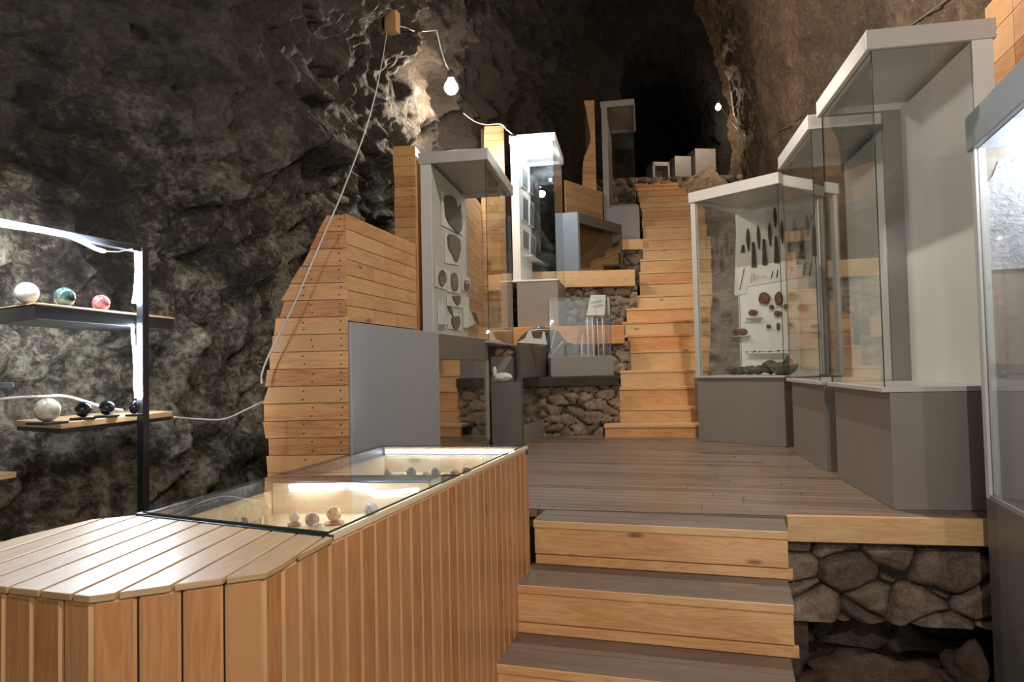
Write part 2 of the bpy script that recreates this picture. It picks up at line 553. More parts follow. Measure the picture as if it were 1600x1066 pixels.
def recentre(o):
    """put a single-mesh thing's origin at its base"""
    vs = [v.co for v in o.data.vertices]
    c = Vector((sum(v.x for v in vs) / len(vs), sum(v.y for v in vs) / len(vs), min(v.z for v in vs)))
    for v in o.data.vertices:
        v.co -= c
    o.location = o.location + c
    return o


# ------------------------------------------------------------------ cave shell
def interp(tab, y):
    if y <= tab[0][0]:
        return tab[0][1]
    for (a, va), (b, vb) in zip(tab, tab[1:]):
        if y <= b:
            t = (y - a) / (b - a)
            t = t * t * (3 - 2 * t) * 0.4 + t * 0.6
            return va + (vb - va) * t
    return tab[-1][1]


XL = [(-4, -2.9), (0, -2.9), (2.0, -2.3), (2.8, -2.08), (3.3, -1.78), (3.7, -1.5), (4.2, -1.35), (5.5, -1.28), (6.5, -1.2), (7.5, -0.95),
      (8.3, -0.62), (9.2, -0.1), (10.2, 0.45), (11.2, 0.75), (12.4, 1.0), (13.3, 1.2), (13.7, 2.0), (15, 2.1), (18, 2.6), (22, 3.4)]
XR = [(-4, 3.0), (0, 3.0), (2.5, 3.1), (4, 3.15), (6, 3.35), (8, 3.4), (10, 3.7), (12, 4.0), (13.3, 4.5), (13.7, 4.15), (15, 4.2), (18, 4.7), (22, 5.6)]
ZT = [(-4, 3.6), (0, 4.0), (3, 4.3), (5, 4.9), (8, 6.2), (11, 7.6), (13.3, 8.6), (13.7, 7.35), (15, 7.3), (22, 8.0)]
# widest height of the section: the left wall bulges low near the camera
ys = []
y = -3.2
while y < 22:
    ys.append(y)
    y += 0.16 if y < 1.2 else (0.026 if y < 8.8 else (0.05 if y < 14.2 else 0.3))
NA = 520
ZB = -1.15


def nvec(p):
    # three offset samples (mathutils' own vector noise is not repeatable from run to run)
    return Vector((noise.noise(p + Vector((9.3, 1.5, 1.7))), noise.noise(p), noise.noise(p + Vector((-6.3, 3.1, 8.2)))))


def rough_disp(p, side):
    w = nvec(p * 0.8) * 0.5
    # strata dip towards the viewer's right
    q = Vector((p.x + p.z * 0.35, p.y * 0.8, p.z - p.y * 0.45)) + w
    big = noise.fractal(q * 0.6, 1.0, 2.0, 3) * 0.30
    rid = 1.0 - abs(noise.fractal(Vector((q.x * 1.1, q.y * 1.0, q.z * 2.3)), 0.9, 2.0, 3)) * 2.0
    mid = noise.fractal(q * 2.6, 0.8, 2.1, 4) * 0.12
    q2 = Vector((q.x * 1.6, q.y * 1.5, q.z * 2.4)) + nvec(p * 2.1) * 0.45
    v1, _ = noise.voronoi(q2)
    blk = (1 - min(1.0, (v1[1] - v1[0]) * 3.0)) * 0.10
    q3 = p * 5.0 + nvec(p * 4.0) * 0.8
    v3, _ = noise.voronoi(q3)
    chip = v3[0] * 0.075
    fine = noise.fractal(p * 11.0, 0.7, 2.2, 4) * 0.035
    if side == 'L':
        return big - rid * 0.10 + mid + blk + chip + fine
    return big * 0.4 - rid * 0.03 + mid * 0.35 + chip * 0.5 + fine * 0.7


shell_v = []
for y in ys:
    xl, xr, zt = interp(XL, y), interp(XR, y), interp(ZT, y)
    cx = (xl + xr) / 2; a = (xr - xl) / 2
    zc = 1.0 if y < 9 else 1.0 + min(1, (y - 9) / 4.5) * 3.2
    for k in range(NA + 1):
        t = k / NA
        # left bottom -> up -> vault -> right bottom
        if t < 0.17:
            z = ZB + (zc - ZB) * t / 0.17
            x = xl + 0.10 * (1 - t / 0.17)
            nx, nz = -1, 0
        elif t > 0.83:
            z = ZB + (zc - ZB) * (1 - t) / 0.17
            x = xr - 0.05
            nx, nz = 1, 0
        else:
            th = math.pi * (1 - (t - 0.17) / 0.66)
            c, sn = math.cos(th), math.sin(th)
            ex = 0.80
            x = cx + a * math.copysign(abs(c) ** ex, c)
            z = zc + (zt - zc) * abs(sn) ** ex
            nx, nz = c, sn
        p = Vector((x, y, z))
        s_ = min(1, max(0, (x - cx) / a * 0.9 + 0.35))
        dl = rough_disp(p, 'L') if s_ < 1 else 0
        dr = rough_disp(p, 'R') if s_ > 0 else 0
        d = dl * (1 - s_) + dr * s_
        shell_v.append(p + Vector((nx, 0.25 * (noise.noise(p * 2.2)), nz)) * d)

n1 = NA + 1
shell_f = []
for i in range(len(ys) - 1):
    for k in range(NA):
        shell_f.append((i * n1 + k, (i + 1) * n1 + k, (i + 1) * n1 + k + 1, i * n1 + k + 1))
BVH = BVHTree.FromPolygons(shell_v, shell_f)


def rock_hit(px, py, back=0.0):
    d = ray(px, py).normalized()
    h = BVH.ray_cast(EYE + d * 0.3, d)
    return (h[0] - d * back) if h[0] else at(px, py, 6)


def shell_part(name, k0, k1, i0, i1, mat):
    ids = {}
    vs = []; fs = []

    def gid(i, k):
        key = (i, k)
        if key not in ids:
            ids[key] = len(vs)
            vs.append(shell_v[i * n1 + k])
        return ids[key]
    for i in range(i0, i1):
        for k in range(k0, k1):
            fs.append((gid(i, k), gid(i, k + 1), gid(i + 1, k + 1), gid(i + 1, k)))
    me = bpy.data.meshes.new(name)
    me.from_pydata(vs, [], fs)
    me.materials.append(M[mat])
    for p in me.polygons:
        p.use_smooth = True
    o = bpy.data.objects.new(name, me)
    COL.objects.link(o)
    return struct(o)


iT = next(i for i, y in enumerate(ys) if y > 13.5)
kL, kR = int(NA * 0.44), int(NA * 0.60)
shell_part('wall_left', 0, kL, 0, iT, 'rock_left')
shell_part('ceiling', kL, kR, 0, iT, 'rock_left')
shell_part('wall_right', kR, NA, 0, iT, 'rock_right')
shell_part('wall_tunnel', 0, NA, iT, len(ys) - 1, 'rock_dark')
# closing rock at the far end of the tunnel
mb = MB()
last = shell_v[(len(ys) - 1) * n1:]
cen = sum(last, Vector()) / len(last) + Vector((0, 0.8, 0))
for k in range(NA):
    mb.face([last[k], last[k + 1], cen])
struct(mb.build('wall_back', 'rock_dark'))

# lower ground
mb = MB()
N = 70
for i in range(N + 1):
    for j in range(N + 1):
        x = -3.3 + 6.6 * i / N; yy = -3.2 + 8.0 * j / N
        mb.v.append(Vector((x, yy, -0.84 + 0.06 * noise.fractal(Vector((x, yy, 3)) * 2.5, 1, 2, 4))))
for i in range(N):
    for j in range(N):
        b = i * (N + 1) + j
        mb.f.append((b, b + N + 1, b + N + 2, b + 1)); mb.uv.append([(0, 0)] * 4); mb.mi.append(0)
struct(mb.build('floor_ground', 'boulder', smooth=True))


# ------------------------------------------------------------------ masonry
def masonry(name, p0, p1, z0, z1, scale=5.0, depth=0.06, mat='stone', res=0.018, topf=None):
    """dry-stone face from plan point p0 to p1, normal to the right-hand side of p0->p1 turned to the viewer"""
    p0 = Vector((p0[0], p0[1], 0)); p1 = Vector((p1[0], p1[1], 0))
    L = (p1 - p0).length
    e = (p1 - p0) / L
    n = Vector((e.y, -e.x, 0))
    nu = max(2, int(L / res)); nz = max(2, int((z1 - z0) / res))
    mb = MB(); jv = []; sv = []
    for i in range(nu + 1):
        for j in range(nz + 1):
            u = L * i / nu; z = z0 + (z1 - z0) * j / nz
            if topf:
                z = z0 + (topf(u / L) - z0) * j / nz
            q = Vector((u * scale, z * scale * 1.45, len(name) * 3.1)) + nvec(Vector((u, z, len(name))) * 3) * 0.28
            dd, _pp = noise.voronoi(q)
            e_ = dd[1] - dd[0]
            gap = min(1.0, max(0.0, e_ - 0.03) * 5.0)
            jv.append(max(0.0, 1.0 - max(0.0, e_ - 0.02) / 0.04)); sv.append(noise.cell(_pp[0] * 7.3 + Vector((0.37, 0.11, 0.2))) % 1.0)
            h = depth * (gap ** 0.5) + noise.fractal(Vector((u, z, 1)) * 14, 0.8, 2, 4) * 0.008 + (noise.cell(q) * 0)
            mb.v.append(p0 + e * u + n * h + Vector((0, 0, z)))
    for i in range(nu):
        for j in range(nz):
            b = i * (nz + 1) + j
            mb.f.append((b, b + nz + 1, b + nz + 2, b + 1)); mb.uv.append([(0, 0)] * 4); mb.mi.append(0)
    # thickness behind
    b = len(mb.v)
    q = [p0, p1, p1 - n * 0.25, p0 - n * 0.25]
    zt0 = z1 if not topf else topf(0); zt1 = z1 if not topf else topf(1)
    tops = [zt0, zt1, zt1, zt0]
    mb.v += [Vector((a.x, a.y, z0)) for a in q] + [Vector((a.x, a.y, t)) for a, t in zip(q, tops)]
    for f in ((4, 5, 6, 7), (1, 2, 6, 5), (3, 0, 4, 7), (2, 3, 7, 6)):
        mb.f.append(tuple(b + i for i in f)); mb.uv.append([(0, 0)] * 4); mb.mi.append(0)
    o = mb.build(name, 'stone', smooth=True)
    n_all = len(o.data.vertices)
    for nm, vals in (('joint', jv), ('shade', sv)):
        at_ = o.data.attributes.new(nm, 'FLOAT', 'POINT')
        for i_, x_ in enumerate(vals):
            at_.data[i_].value = x_
    return struct(o)


def boulder(name, c, r, label, seed, sq=(1, 1, 0.7), mat='boulder', cat='rock', group=None, res=3, amp=0.35):
    import bmesh
    bm = bmesh.new()
    bmesh.ops.create_icosphere(bm, subdivisions=res, radius=1.0)
    for v in bm.verts:
        d = v.co.normalized()
        q = d * 1.3 + Vector((seed * 3.7, seed, 0))
        dd, _ = noise.voronoi(q * 1.1)
        k = 1 + amp * (noise.fractal(q, 1, 2, 4)) - amp * 0.5 * (dd[0])
        v.co = Vector((d.x * sq[0], d.y * sq[1], d.z * sq[2])) * r * k
    zmin = min(v.co.z for v in bm.verts)
    for v in bm.verts:
        v.co.z -= zmin
    me = bpy.data.meshes.new(name)
    bm.to_mesh(me); bm.free()
    me.materials.append(M[mat])
    for p in me.polygons:
        p.use_smooth = True
    o = bpy.data.objects.new(name, me)
    o.location = c
    COL.objects.link(o)
    tag(o, label, cat, group)
    return o


# ------------------------------------------------------------------ platform and front steps
eL = atz(833, 812, 0.0); eR = atz(1232, 830, 0.0)
sd = (eR - eL).normalized()                 # along the step edges, to the right
sn = Vector((-sd.y, sd.x, 0))               # into depth
yawS = math.degrees(math.atan2(-sd.y, sd.x))
FS = Fr(eL.x, eL.y, yawS)
WS = (eR - eL).length

fcL = atz(1228, 806, 0.0); fcR = atz(1541, 812, 0.0)
FB = Fr(fcL.x, fcL.y, math.degrees(math.atan2(-(fcR - fcL).y, (fcR - fcL).x)))
WB = (fcR - fcL).length
# deck: grey-brown boards across
mb = MB()
v0 = (fcL - eL).dot(FS.v)
deck_poly = [FS.p(-0.02, 0.24), FB.p(0.0, 0.0), FB.p(WB + 0.9, 0.0), FS.p(WS + 2.8, 5.0), FS.p(-1.0, 5.0), FS.p(-1.3, 0.30)]
mb.prism([(p.x, p.y) for p in deck_poly], -0.04, 0.0, grain=tuple(FS.u))
struct(mb.build('floor', 'deck'))
mb = MB()
mb.prism([(p.x, p.y) for p in [FS.p(-1.3, 0.30), FS.p(-0.02, 0.30), FS.p(WS + 0.1, 0.45), FS.p(WS + 0.1, 4.0), FS.p(-1.0, 4.0)]], -0.9, -0.042)
struct(mb.build('wall_under_deck', 'boulder'))

st = thing('staircase', 'wide front steps with pale pine risers climbing to the deck', 'staircase', FS.p(WS / 2, 0, -0.8))
RS = 0.205; TS = 0.318
frontV = [0.0, (atz(800, 912, -RS) - eL).dot(FS.v), (atz(765, 1035, -2 * RS) - eL).dot(FS.v)]
frontV.append(frontV[2] - 0.30)
leftU = [0.0, (atz(800, 912, -RS) - eL).dot(FS.u), (atz(765, 1035, -2 * RS) - eL).dot(FS.u), -0.1]
rightU = [WS, (atz(1240, 940, -RS) - eL).dot(FS.u), (atz(1245, 1073, -2 * RS) - eL).dot(FS.u), WS - 0.1]
for k in range(4):
    fv, lu, ru = frontV[k], leftU[k], rightU[k]
    zt = -k * RS
    back = 0.235 if k == 0 else frontV[k - 1] + 0.02
    m = MB()
    half = (back - fv) / 2
    m.box(FS, lu, ru, fv, fv + half - 0.004, zt - 0.028, zt - 0.0005, 'u')
    m.box(FS, lu, ru, fv + half + 0.002, back, zt - 0.028, zt - 0.0005, 'u')
    m.build('tread', 'tread', st, bevel=0.003)
    # bright bare nosing board under the painted tread, riser, and the narrow bottom strip
    m = MB()
    m.box(FS, lu + 0.001, ru - 0.001, fv - 0.006, fv + 0.03, zt - 0.036, zt - 0.003, 'u')
    m.build('nosing', 'pine_step', st, bevel=0.003)
    m = MB()
    m.box(FS, lu + 0.004, ru - 0.004, fv + 0.004, fv + 0.03, zt - RS + 0.048, zt - 0.038, 'u')
    m.build('riser', 'pine_step', st, bevel=0.002)
    m = MB()
    m.box(FS, lu + 0.008, ru + 0.012, fv + 0.002, fv + 0.03, zt - RS + 0.002, zt - RS + 0.043, 'u')
    m.build('bottom_strip', 'pine_step', st, bevel=0.002)
    m = MB()
    m.box(FS, lu + 0.03, ru - 0.03, fv + 0.03, 0.22, zt - RS - 0.02, zt - 0.03, 'u')
    m.build('carcass', 'groove', st)

# edge board of the deck over the stone face
m = MB()
m.box(FB, 0.0, WB + 0.5, -0.028, 0.0, -0.112, 0.006, 'u')
o = m.build('edge_board', 'pine_step', bevel=0.003)
tag(recentre(o), 'pale knotty pine edge board along the deck above the dry stone face', 'board')
a = FB.p(-0.05, 0.12); b = FB.p(WB + 0.7, 0.12)
masonry('wall_front', (a.x, a.y), (b.x, b.y), -0.50, -0.045, 4.3, 0.06, res=0.009)
a = FB.p(-0.05, 0.75); b = FB.p(WB + 0.9, 0.75)
masonry('wall_recess', (a.x, a.y), (b.x, b.y), -0.9, -0.5, 3.6, 0.07, 'boulder')
spots = [(1330, 1046, -0.79, 0.24, 'big warm brown boulder on the ground below the stone face beside the steps', (1.3, 0.9, 0.62)),
         (1420, 1050, -0.79, 0.17, 'smooth grey-brown boulder second from the right case', (1.1, 0.8, 0.7)),
         (1472, 1046, -0.79, 0.10, 'small dark stone wedged between the two right boulders', (1, 1, 0.9)),
         (1515, 1056, -0.79, 0.16, 'rough crusty reddish boulder nearest the right glass case', (0.9, 0.9, 1.0))]
for i, (px, py, z, r, lab, sq) in enumerate(spots):
    p = atz(px, py + 26, z)
    boulder('boulder', (p.x, p.y, z - 0.05), r * 0.8, lab, i + 2, sq, amp=0.45)

# ------------------------------------------------------------------ upper staircase
steps = [  # y of front top edge, left px, right px
    (664, 944, 1100), (637, 954.6, 1096), (605, 962, 1098), (578, 969, 1105), (547, 976, 1107), (522, 981, 1109), (501, 972, 1109),
    (480, 979, 1110), (460, 985, 1112), (440, 999, 1112), (423, 999, 1112), (403.5, 1000, 1111), (387, 1004, 1111), (372, 980, 1110),
    (352.5, 1004, 1104), (340.6, 1003, 1102), (327.5, 1003, 1101), (321, 1002, 1099), (313, 1000, 1091), (304, 998, 1082), (295, 996, 1072), (288, 994, 1060), (281, 991, 1050)]
st2 = thing('staircase', 'long narrow pine staircase climbing from the deck toward the dark tunnel', 'staircase', (1.4, 6.83, 0))
T2 = 0.30
Y0 = 6.83
zs = []
prevz = 0.0
for k, (py, xl, xr) in enumerate(steps):
    Yk = Y0 + T2 * k
    c = at((xl + xr) / 2, py, Yk)
    zs.append(c.z)
yawU = [12 - 8 * min(1, k / 13.0) for k in range(len(steps))]
stair_right = []
for k, (py, xl, xr) in enumerate(steps):
    Yk = Y0 + T2 * k
    c = at((xl + xr) / 2, py, Yk)
    c0 = at((xl + xr) / 2, py, Yk)
    wk = (xr - xl) / FPX * Yk
    F = Fr(c0.x, c0.y, yawU[k])
    zk = zs[k]; zp = zs[k - 1] if k else 0.0
    if k > 14:
        zk = zs[k]
    m = MB()
    m.box(F, -wk / 2, wk / 2, 0, T2 + 0.05, zk - 0.028, zk, 'u')
    m.build('tread', 'pine_step', st2, bevel=0.003)
    m = MB()
    m.box(F, -wk / 2 + 0.006 + random.uniform(-0.004, 0.006), wk / 2 - 0.006, 0.012, 0.036, zp - 0.02, zk - 0.031, 'u')
    m.build('riser', 'pine_step', st2, bevel=0.002)
    m = MB()
    m.box(F, -wk / 2 + 0.03, wk / 2 - 0.03, 0.036, T2 + 0.04, min(zp, zk) - 0.35, zk - 0.03, 'u')
    m.build('carcass', 'groove', st2)
    stair_right.append((F.p(wk / 2, 0), zk))

# stone shoulder to the right of the stairs
pts = [(Vector((p.x, p.y, 0)), z) for p, z in stair_right]
mb = MB()
nS = len(pts)
for k in range(nS - 1):
    (p, z), (q, z2) = pts[k], pts[k + 1]
    segs = 8
    for s_ in range(segs):
        t0, t1 = s_ / segs, (s_ + 1) / segs
        for w in range(24):
            w0, w1 = w / 24, (w + 1) / 24
            def P(t, w):
                base = p.lerp(q, t)
                X = base.x + 0.0 + w * (3.9 - base.x)
                zz = z - 0.12 + w * 0.35 + (z2 - z) * t + 0.07 * noise.fractal(Vector((X, base.y, 0)) * 5, 1, 2, 3) * min(1, w * 6 + 0.3)
                return Vector((X, base.y + 0.05, zz))
            mb.face([P(t0, w0), P(t0, w1), P(t1, w1), P(t1, w0)])
    # vertical skirt down
mb.f = mb.f
struct(mb.build('floor_slope_right', 'stone_plain', smooth=False))
a, b = at(1094, 683, 6.92), at(1121, 683, 6.86)
masonry('wall_stair_side', (a.x, a.y), (a.x + 1.1, a.y - 0.1), -0.02, 0.56, 5.5, 0.05)

# ------------------------------------------------------------------ terraces left of the stairs


def xs(px, Y):
    return at(px, 560, Y).x


# lowest terrace: masonry, dark slab
masonry('wall_terrace_low', (xs(790, 7.28), 7.28), (xs(966, 7.2), 7.2), -0.02, 0.52, 6.5, 0.06)
m = MB()
m.box(F0, -0.9, xs(966, 7.1), 7.1, 8.1, 0.50, 0.60, 'u')
struct(m.build('floor_terrace_slab', 'concrete', bevel=0.012))
masonry('wall_terrace_middle', (-0.9, 8.02), (xs(985, 8.0), 8.0), 0.55, 0.98, 6.5, 0.05)
m = MB()
m.box(F0, -0.6, xs(972, 8.0) + 0.02, 7.9, 8.1, 0.945, 1.155, 'u')
o = m.build('timber_beam', 'pine_step', bevel=0.005)
tag(recentre(o), 'low timber terrace beam behind the white bone needles', 'beam', 'terrace edge beams')
m = MB()
m.box(F0, -0.9, xs(978, 8.1), 8.1, 9.4, 1.05, 1.15, 'u')
struct(m.build('floor_terrace', 'concrete'))
masonry('wall_terrace_upper', (-0.3, 9.32), (xs(998, 9.3), 9.3), 1.1, 1.75, 6.2, 0.05)
m = MB()
m.box(F0, xs(760, 9.2), xs(996, 9.2), 9.2, 9.42, 1.735, 1.95, 'u')
o = m.build('timber_beam', 'pine_step', bevel=0.005)
tag(recentre(o), 'pale timber beam with patched inlays under the small low case', 'beam', 'terrace edge beams')
m = MB()
m.box(F0, -0.4, xs(1000, 9.5), 9.42, 10.8, 1.85, 1.945, 'u')
struct(m.build('floor_terrace_upper', 'concrete'))
masonry('wall_terrace_top', (0.9, 10.72), (xs(1008, 10.7), 10.7), 1.9, 2.45, 5.0, 0.05)
m = MB()
m.box(F0, xs(972, 10.6), xs(1010, 10.6), 10.6, 10.8, 2.44, 2.60, 'u')
o = m.build('timber_beam', 'pine_step', bevel=0.005)
tag(recentre(o), 'short top timber beam beside the stairs below the tall far case', 'beam', 'terrace edge beams')
m = MB()
m.box(F0, 0.5, xs(1012, 10.8), 10.8, 13.3, 2.48, 2.585, 'u')
struct(m.build('floor_terrace_top', 'concrete'))
# far landing
m = MB()
m.box(F0, 1.5, 4.6, 13.35, 21.5, 4.0, 4.22, 'u')
struct(m.build('floor_landing', 'boulder'))
masonry('wall_landing', (1.5, 13.35), (4.6, 13.3), 2.5, 4.25, 4.0, 0.08, 'stone', 0.04)


# ------------------------------------------------------------------ glass display cases
def pane(parent, fr, u0, u1, v0, v1, z0, z1, mat='glass'):
    m = MB()
    m.box(fr, u0, u1, v0, v1, z0, z1)
    # thin faces get the dark green edge
    du, dv, dz = abs(u1 - u0), abs(v1 - v0), abs(z1 - z0)
    thin = min((du, 0), (dv, 1), (dz, 2))[1]
    axis_of = [1, 1, 0, 0, 2, 2]
    for i in range(6):
        m.mi[i] = 0 if axis_of[i] == thin else 1
    return m.build('glass_pane', [mat, 'glass_edge'], parent)


def display_case(fr, W, L, z0, zp, zg0, zg1, side, label, plinth_in=(0, 0), mats=('white_board', 'white', 'grey'), wallt=0.09, back_stile=0.10, far_glass=True, plinth_left=0.0):
    """side 'R': solid white panel on the right, glass on the other three sides"""
    roofm, inm, plm = mats
    t = thing('display_case', label, 'display case', fr.p(W / 2, L / 2, z0), 'tall glass display cases along the stairs')
    m = MB()
    m.box(fr, plinth_in[0], W - plinth_in[1], 0.0, L, z0, zp)
    m.build('plinth', plm, t, bevel=0.004)
    m = MB()
    m.box(fr, -0.01, W + 0.01, -0.01, L + 0.01, zp + 0.0005, zg0)
    m.build('base_plate', roofm, t, bevel=0.003)
    # roof: fascia ring and a soffit board set in at the top
    m = MB()
    h = 0.095; tt = 0.03
    z1 = zg1 + h
    m.box(fr, -0.012, W + 0.012, -0.012, tt, zg1, z1)
    m.box(fr, -0.012, W + 0.012, L - tt, L + 0.012, zg1, z1)
    m.box(fr, -0.012, tt, tt, L - tt, zg1, z1)
    m.box(fr, W - tt, W + 0.012, tt, L - tt, zg1, z1)
    m.box(fr, tt, W - tt, tt, L - tt, z1 - 0.055, z1 - 0.001)
    m.build('roof', roofm, t, bevel=0.003)
    m = MB()
    if side == 'R':
        m.box(fr, W - wallt, W, 0.0, L, zg0, zg1)
    else:
        m.box(fr, 0, wallt, 0.0, L, zg0, zg1)
    m.build('side_panel', inm, t, bevel=0.002)
    g = 0.006
    if side == 'R':
        if back_stile:
            m = MB(); m.box(fr, W - wallt - back_stile, W - wallt, L - 0.03, L, zg0, zg1); m.build('stile', 'grey', t)
        pane(t, fr, 0.012, W - wallt, 0.012, 0.012 + g, zg0, zg1)
        pane(t, fr, 0.012, 0.012 + g, 0.02, L - 0.012, zg0, zg1)
        if far_glass:
            pane(t, fr, 0.02, W - wallt - back_stile, L - 0.012 - g, L - 0.012, zg0, zg1)
    else:
        pane(t, fr, wallt, W - 0.012, 0.012, 0.012 + g, zg0, zg1)
        pane(t, fr, W - 0.012 - g, W - 0.012, 0.02, L - 0.012, zg0, zg1)
        if far_glass:
            pane(t, fr, wallt, W - 0.02, L - 0.012 - g, L - 0.012, zg0, zg1)
    return t


# R1, the tall one at the right
c = at(1357, 60, 3.36)
F = Fr(c.x, 3.36, 10.0)
F1 = F
R1 = display_case(F, 0.545, 0.95, 0.0, 0.555, 0.58, at(1355, 78, 3.36).z, 'R', 'large white display case at the right with an empty grey lit interior', plinth_in=(0.03, 0.07))
# R2
c = at(1264, 190, 4.53)
F = Fr(c.x, 4.53, 10.0)
F2 = F
R2 = display_case(F, 0.56, 0.95, 0.0, 0.555, 0.58, at(1264, 203, 4.53).z, 'R', 'empty white display case standing just behind the large right one', plinth_in=(0.03, 0.05), back_stile=0.0)
# L1
c = at(656, 240, 5.8)
F = Fr(c.x, 5.8, 9.5)
FL1 = F
wl1 = (at(762, 240, 5.8) - c).x
L1z0 = 0.93
L1 = display_case(F, wl1, 1.25, 0.0, L1z0 - 0.02, L1z0, at(700, 256, 5.8).z, 'L', 'left glass display case with dark stone plaques behind the wooden tower', mats=('grey_light', 'white_board', 'grey_dark'), plinth_in=(0.0, 0.2))
# L2
c = at(797, 213, 8.12)
F = Fr(c.x, 8.12, 9.5)
FL2 = F
wl2 = (at(866, 213, 8.12) - c).x
L2 = display_case(F, wl2, 1.0, 1.155, at(870, 437, 8.12).z - 0.02, at(870, 437, 8.12).z, at(830, 224, 8.12).z, 'L', 'brightly lit display case with rows of framed pictures on the middle terrace', mats=('white', 'white', 'grey'), plinth_in=(0.04, 0.0))
# L4
c = at(939, 158, 10.95)
F = Fr(c.x, 10.95, 11)
FL4 = F
wl4 = (at(989, 158, 10.95) - c).x
L4 = display_case(F, wl4, 1.3, 2.59, at(990, 321, 10.95).z - 0.02, at(990, 321, 10.95).z, at(960, 168, 10.95).z, 'L', 'tall grey display case standing highest, near the tunnel mouth', mats=('grey', 'grey', 'grey'), plinth_in=(0.0, -0.04))

# R3: turned case with the white exhibit board
N3 = at(1215, 275, 5.8); yaw3 = -41
F3 = Fr(N3.x, 5.8, yaw3)     # u = right-and-away, v = left-and-away
W3, L3 = 0.80, 0.86
z3t = at(1215, 287, 5.8).z
R3 = thing('display_case', 'turned white display case showing black spearheads beside the stairs', 'display case', F3.p(W3 / 2, L3 / 2, 0), 'tall glass display cases along the stairs')
m = MB(); m.box(F3, 0.02, W3, 0.02, L3, 0.0, 0.575); m.build('plinth', 'grey', R3, bevel=0.004)
m = MB(); m.box(F3, 0.0, W3, 0.0, L3, 0.5755, 0.59); m.build('base_plate', 'white_board', R3)
m = MB()
h = 0.095; tt = 0.03; z1 = z3t + h
m.box(F3, -0.012, W3 + 0.012, -0.012, tt, z3t, z1)
m.box(F3, -0.012, W3 + 0.012, L3 - tt, L3 + 0.012, z3t, z1)
m.box(F3, -0.012, tt, tt, L3 - tt, z3t, z1)
m.box(F3, W3 - tt, W3 + 0.012, tt, L3 - tt, z3t, z1)
m.box(F3, tt, W3 - tt, tt, L3 - tt, z1 - 0.055, z1 - 0.001)
m.build('roof', 'white_board', R3, bevel=0.003)
m = MB(); m.box(F3, W3 - 0.04, W3, 0.0, L3, 0.59, z3t); m.build('back_board', 'white', R3, bevel=0.002)
m = MB(); m.box(F3, 0.0, 0.045, L3 - 0.045, L3, 0.59, z3t); m.build('stile', 'white_board', R3, bevel=0.002)
m = MB(); m.box(F3, W3 - 0.09, W3 - 0.04, 0.0, 0.03, 0.59, z3t); m.build('stile', 'white_board', R3, bevel=0.002)
pane(R3, F3, 0.012, 0.018, 0.012, L3 - 0.045, 0.59, z3t)
pane(R3, F3, 0.02, W3 - 0.09, 0.012, 0.018, 0.59, z3t)
pane(R3, F3, 0.045, W3 - 0.04, L3 - 0.018, L3 - 0.012, 0.59, z3t)

# R0: near right case, only its far corner in view
c0 = at(1528, 500, 3.02)
yaw0 = math.degrees(math.atan((1150 - 800) / FPX))
F = Fr(c0.x, 3.02, yaw0)
FR0 = F
z0t = at(1526, 237, 3.02).z; z0b = at(1543, 778, 3.02).z
R0 = thing('display_case', 'nearest display case cut off by the right edge, with a pale rocky reflection painted inside', 'display case', F.p(0.2, -0.6, -0.82), 'tall glass display cases along the stairs')
LN = 1.5
m = MB(); m.box(F, 0.0, 0.42, -LN, 0.0, -0.84, z0b - 0.002); m.build('plinth', 'grey_dark', R0, bevel=0.004)
m = MB()
m.box(F, -0.012, 0.02, -LN, 0.012, z0t, z0t + 0.15)
m.box(F, 0.02, 0.43, -0.02, 0.012, z0t, z0t + 0.15)
m.box(F, 0.02, 0.43, -LN, -0.02, z0t + 0.12, z0t + 0.149)
m.build('roof', 'grey_blue', R0, bevel=0.003)
m = MB(); m.box(F, 0.0, 0.045, -0.045, 0.0, z0b, z0t); m.build('stile', 'white_board', R0, bevel=0.003)
m = MB(); m.box(F, 0.0, 0.012, -LN, -0.045, z0b, z0b + 0.02); m.build('bottom_rail', 'grey', R0)
m = MB(); m.box(F, 0.38, 0.42, -LN, 0.0, z0b, z0t); m.build('back_panel', 'grey_blue', R0)
m = MB(); m.box(F, 0.045, 0.38, -0.02, -0.004, z0b, z0t); m.build('end_panel', 'grey', R0)
pane(R0, F, 0.012, 0.018, -LN, -0.045, z0b + 0.02, z0t)
# rocky reflection in the glass, painted on an added panel at the end wall
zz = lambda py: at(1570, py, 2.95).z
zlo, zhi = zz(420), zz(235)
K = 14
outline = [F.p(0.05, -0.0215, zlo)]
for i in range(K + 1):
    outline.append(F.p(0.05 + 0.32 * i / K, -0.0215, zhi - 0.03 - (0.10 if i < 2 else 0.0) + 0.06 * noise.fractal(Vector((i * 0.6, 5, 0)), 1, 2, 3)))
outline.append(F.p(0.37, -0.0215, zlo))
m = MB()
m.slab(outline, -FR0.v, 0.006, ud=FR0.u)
o = m.build('reflection_panel', 'reflected_rock')
tag(recentre(o), 'pale blue-white rocky reflection painted on the end wall inside the nearest right case', 'picture')
light('case_fill_light', 'POINT', tuple(F.p(0.33, -0.25, z0t + 0.02)), 13, (0.92, 0.96, 1.0), 0.02)  # unseen light added inside the case to brighten the rocky panel

# wooden backing walls


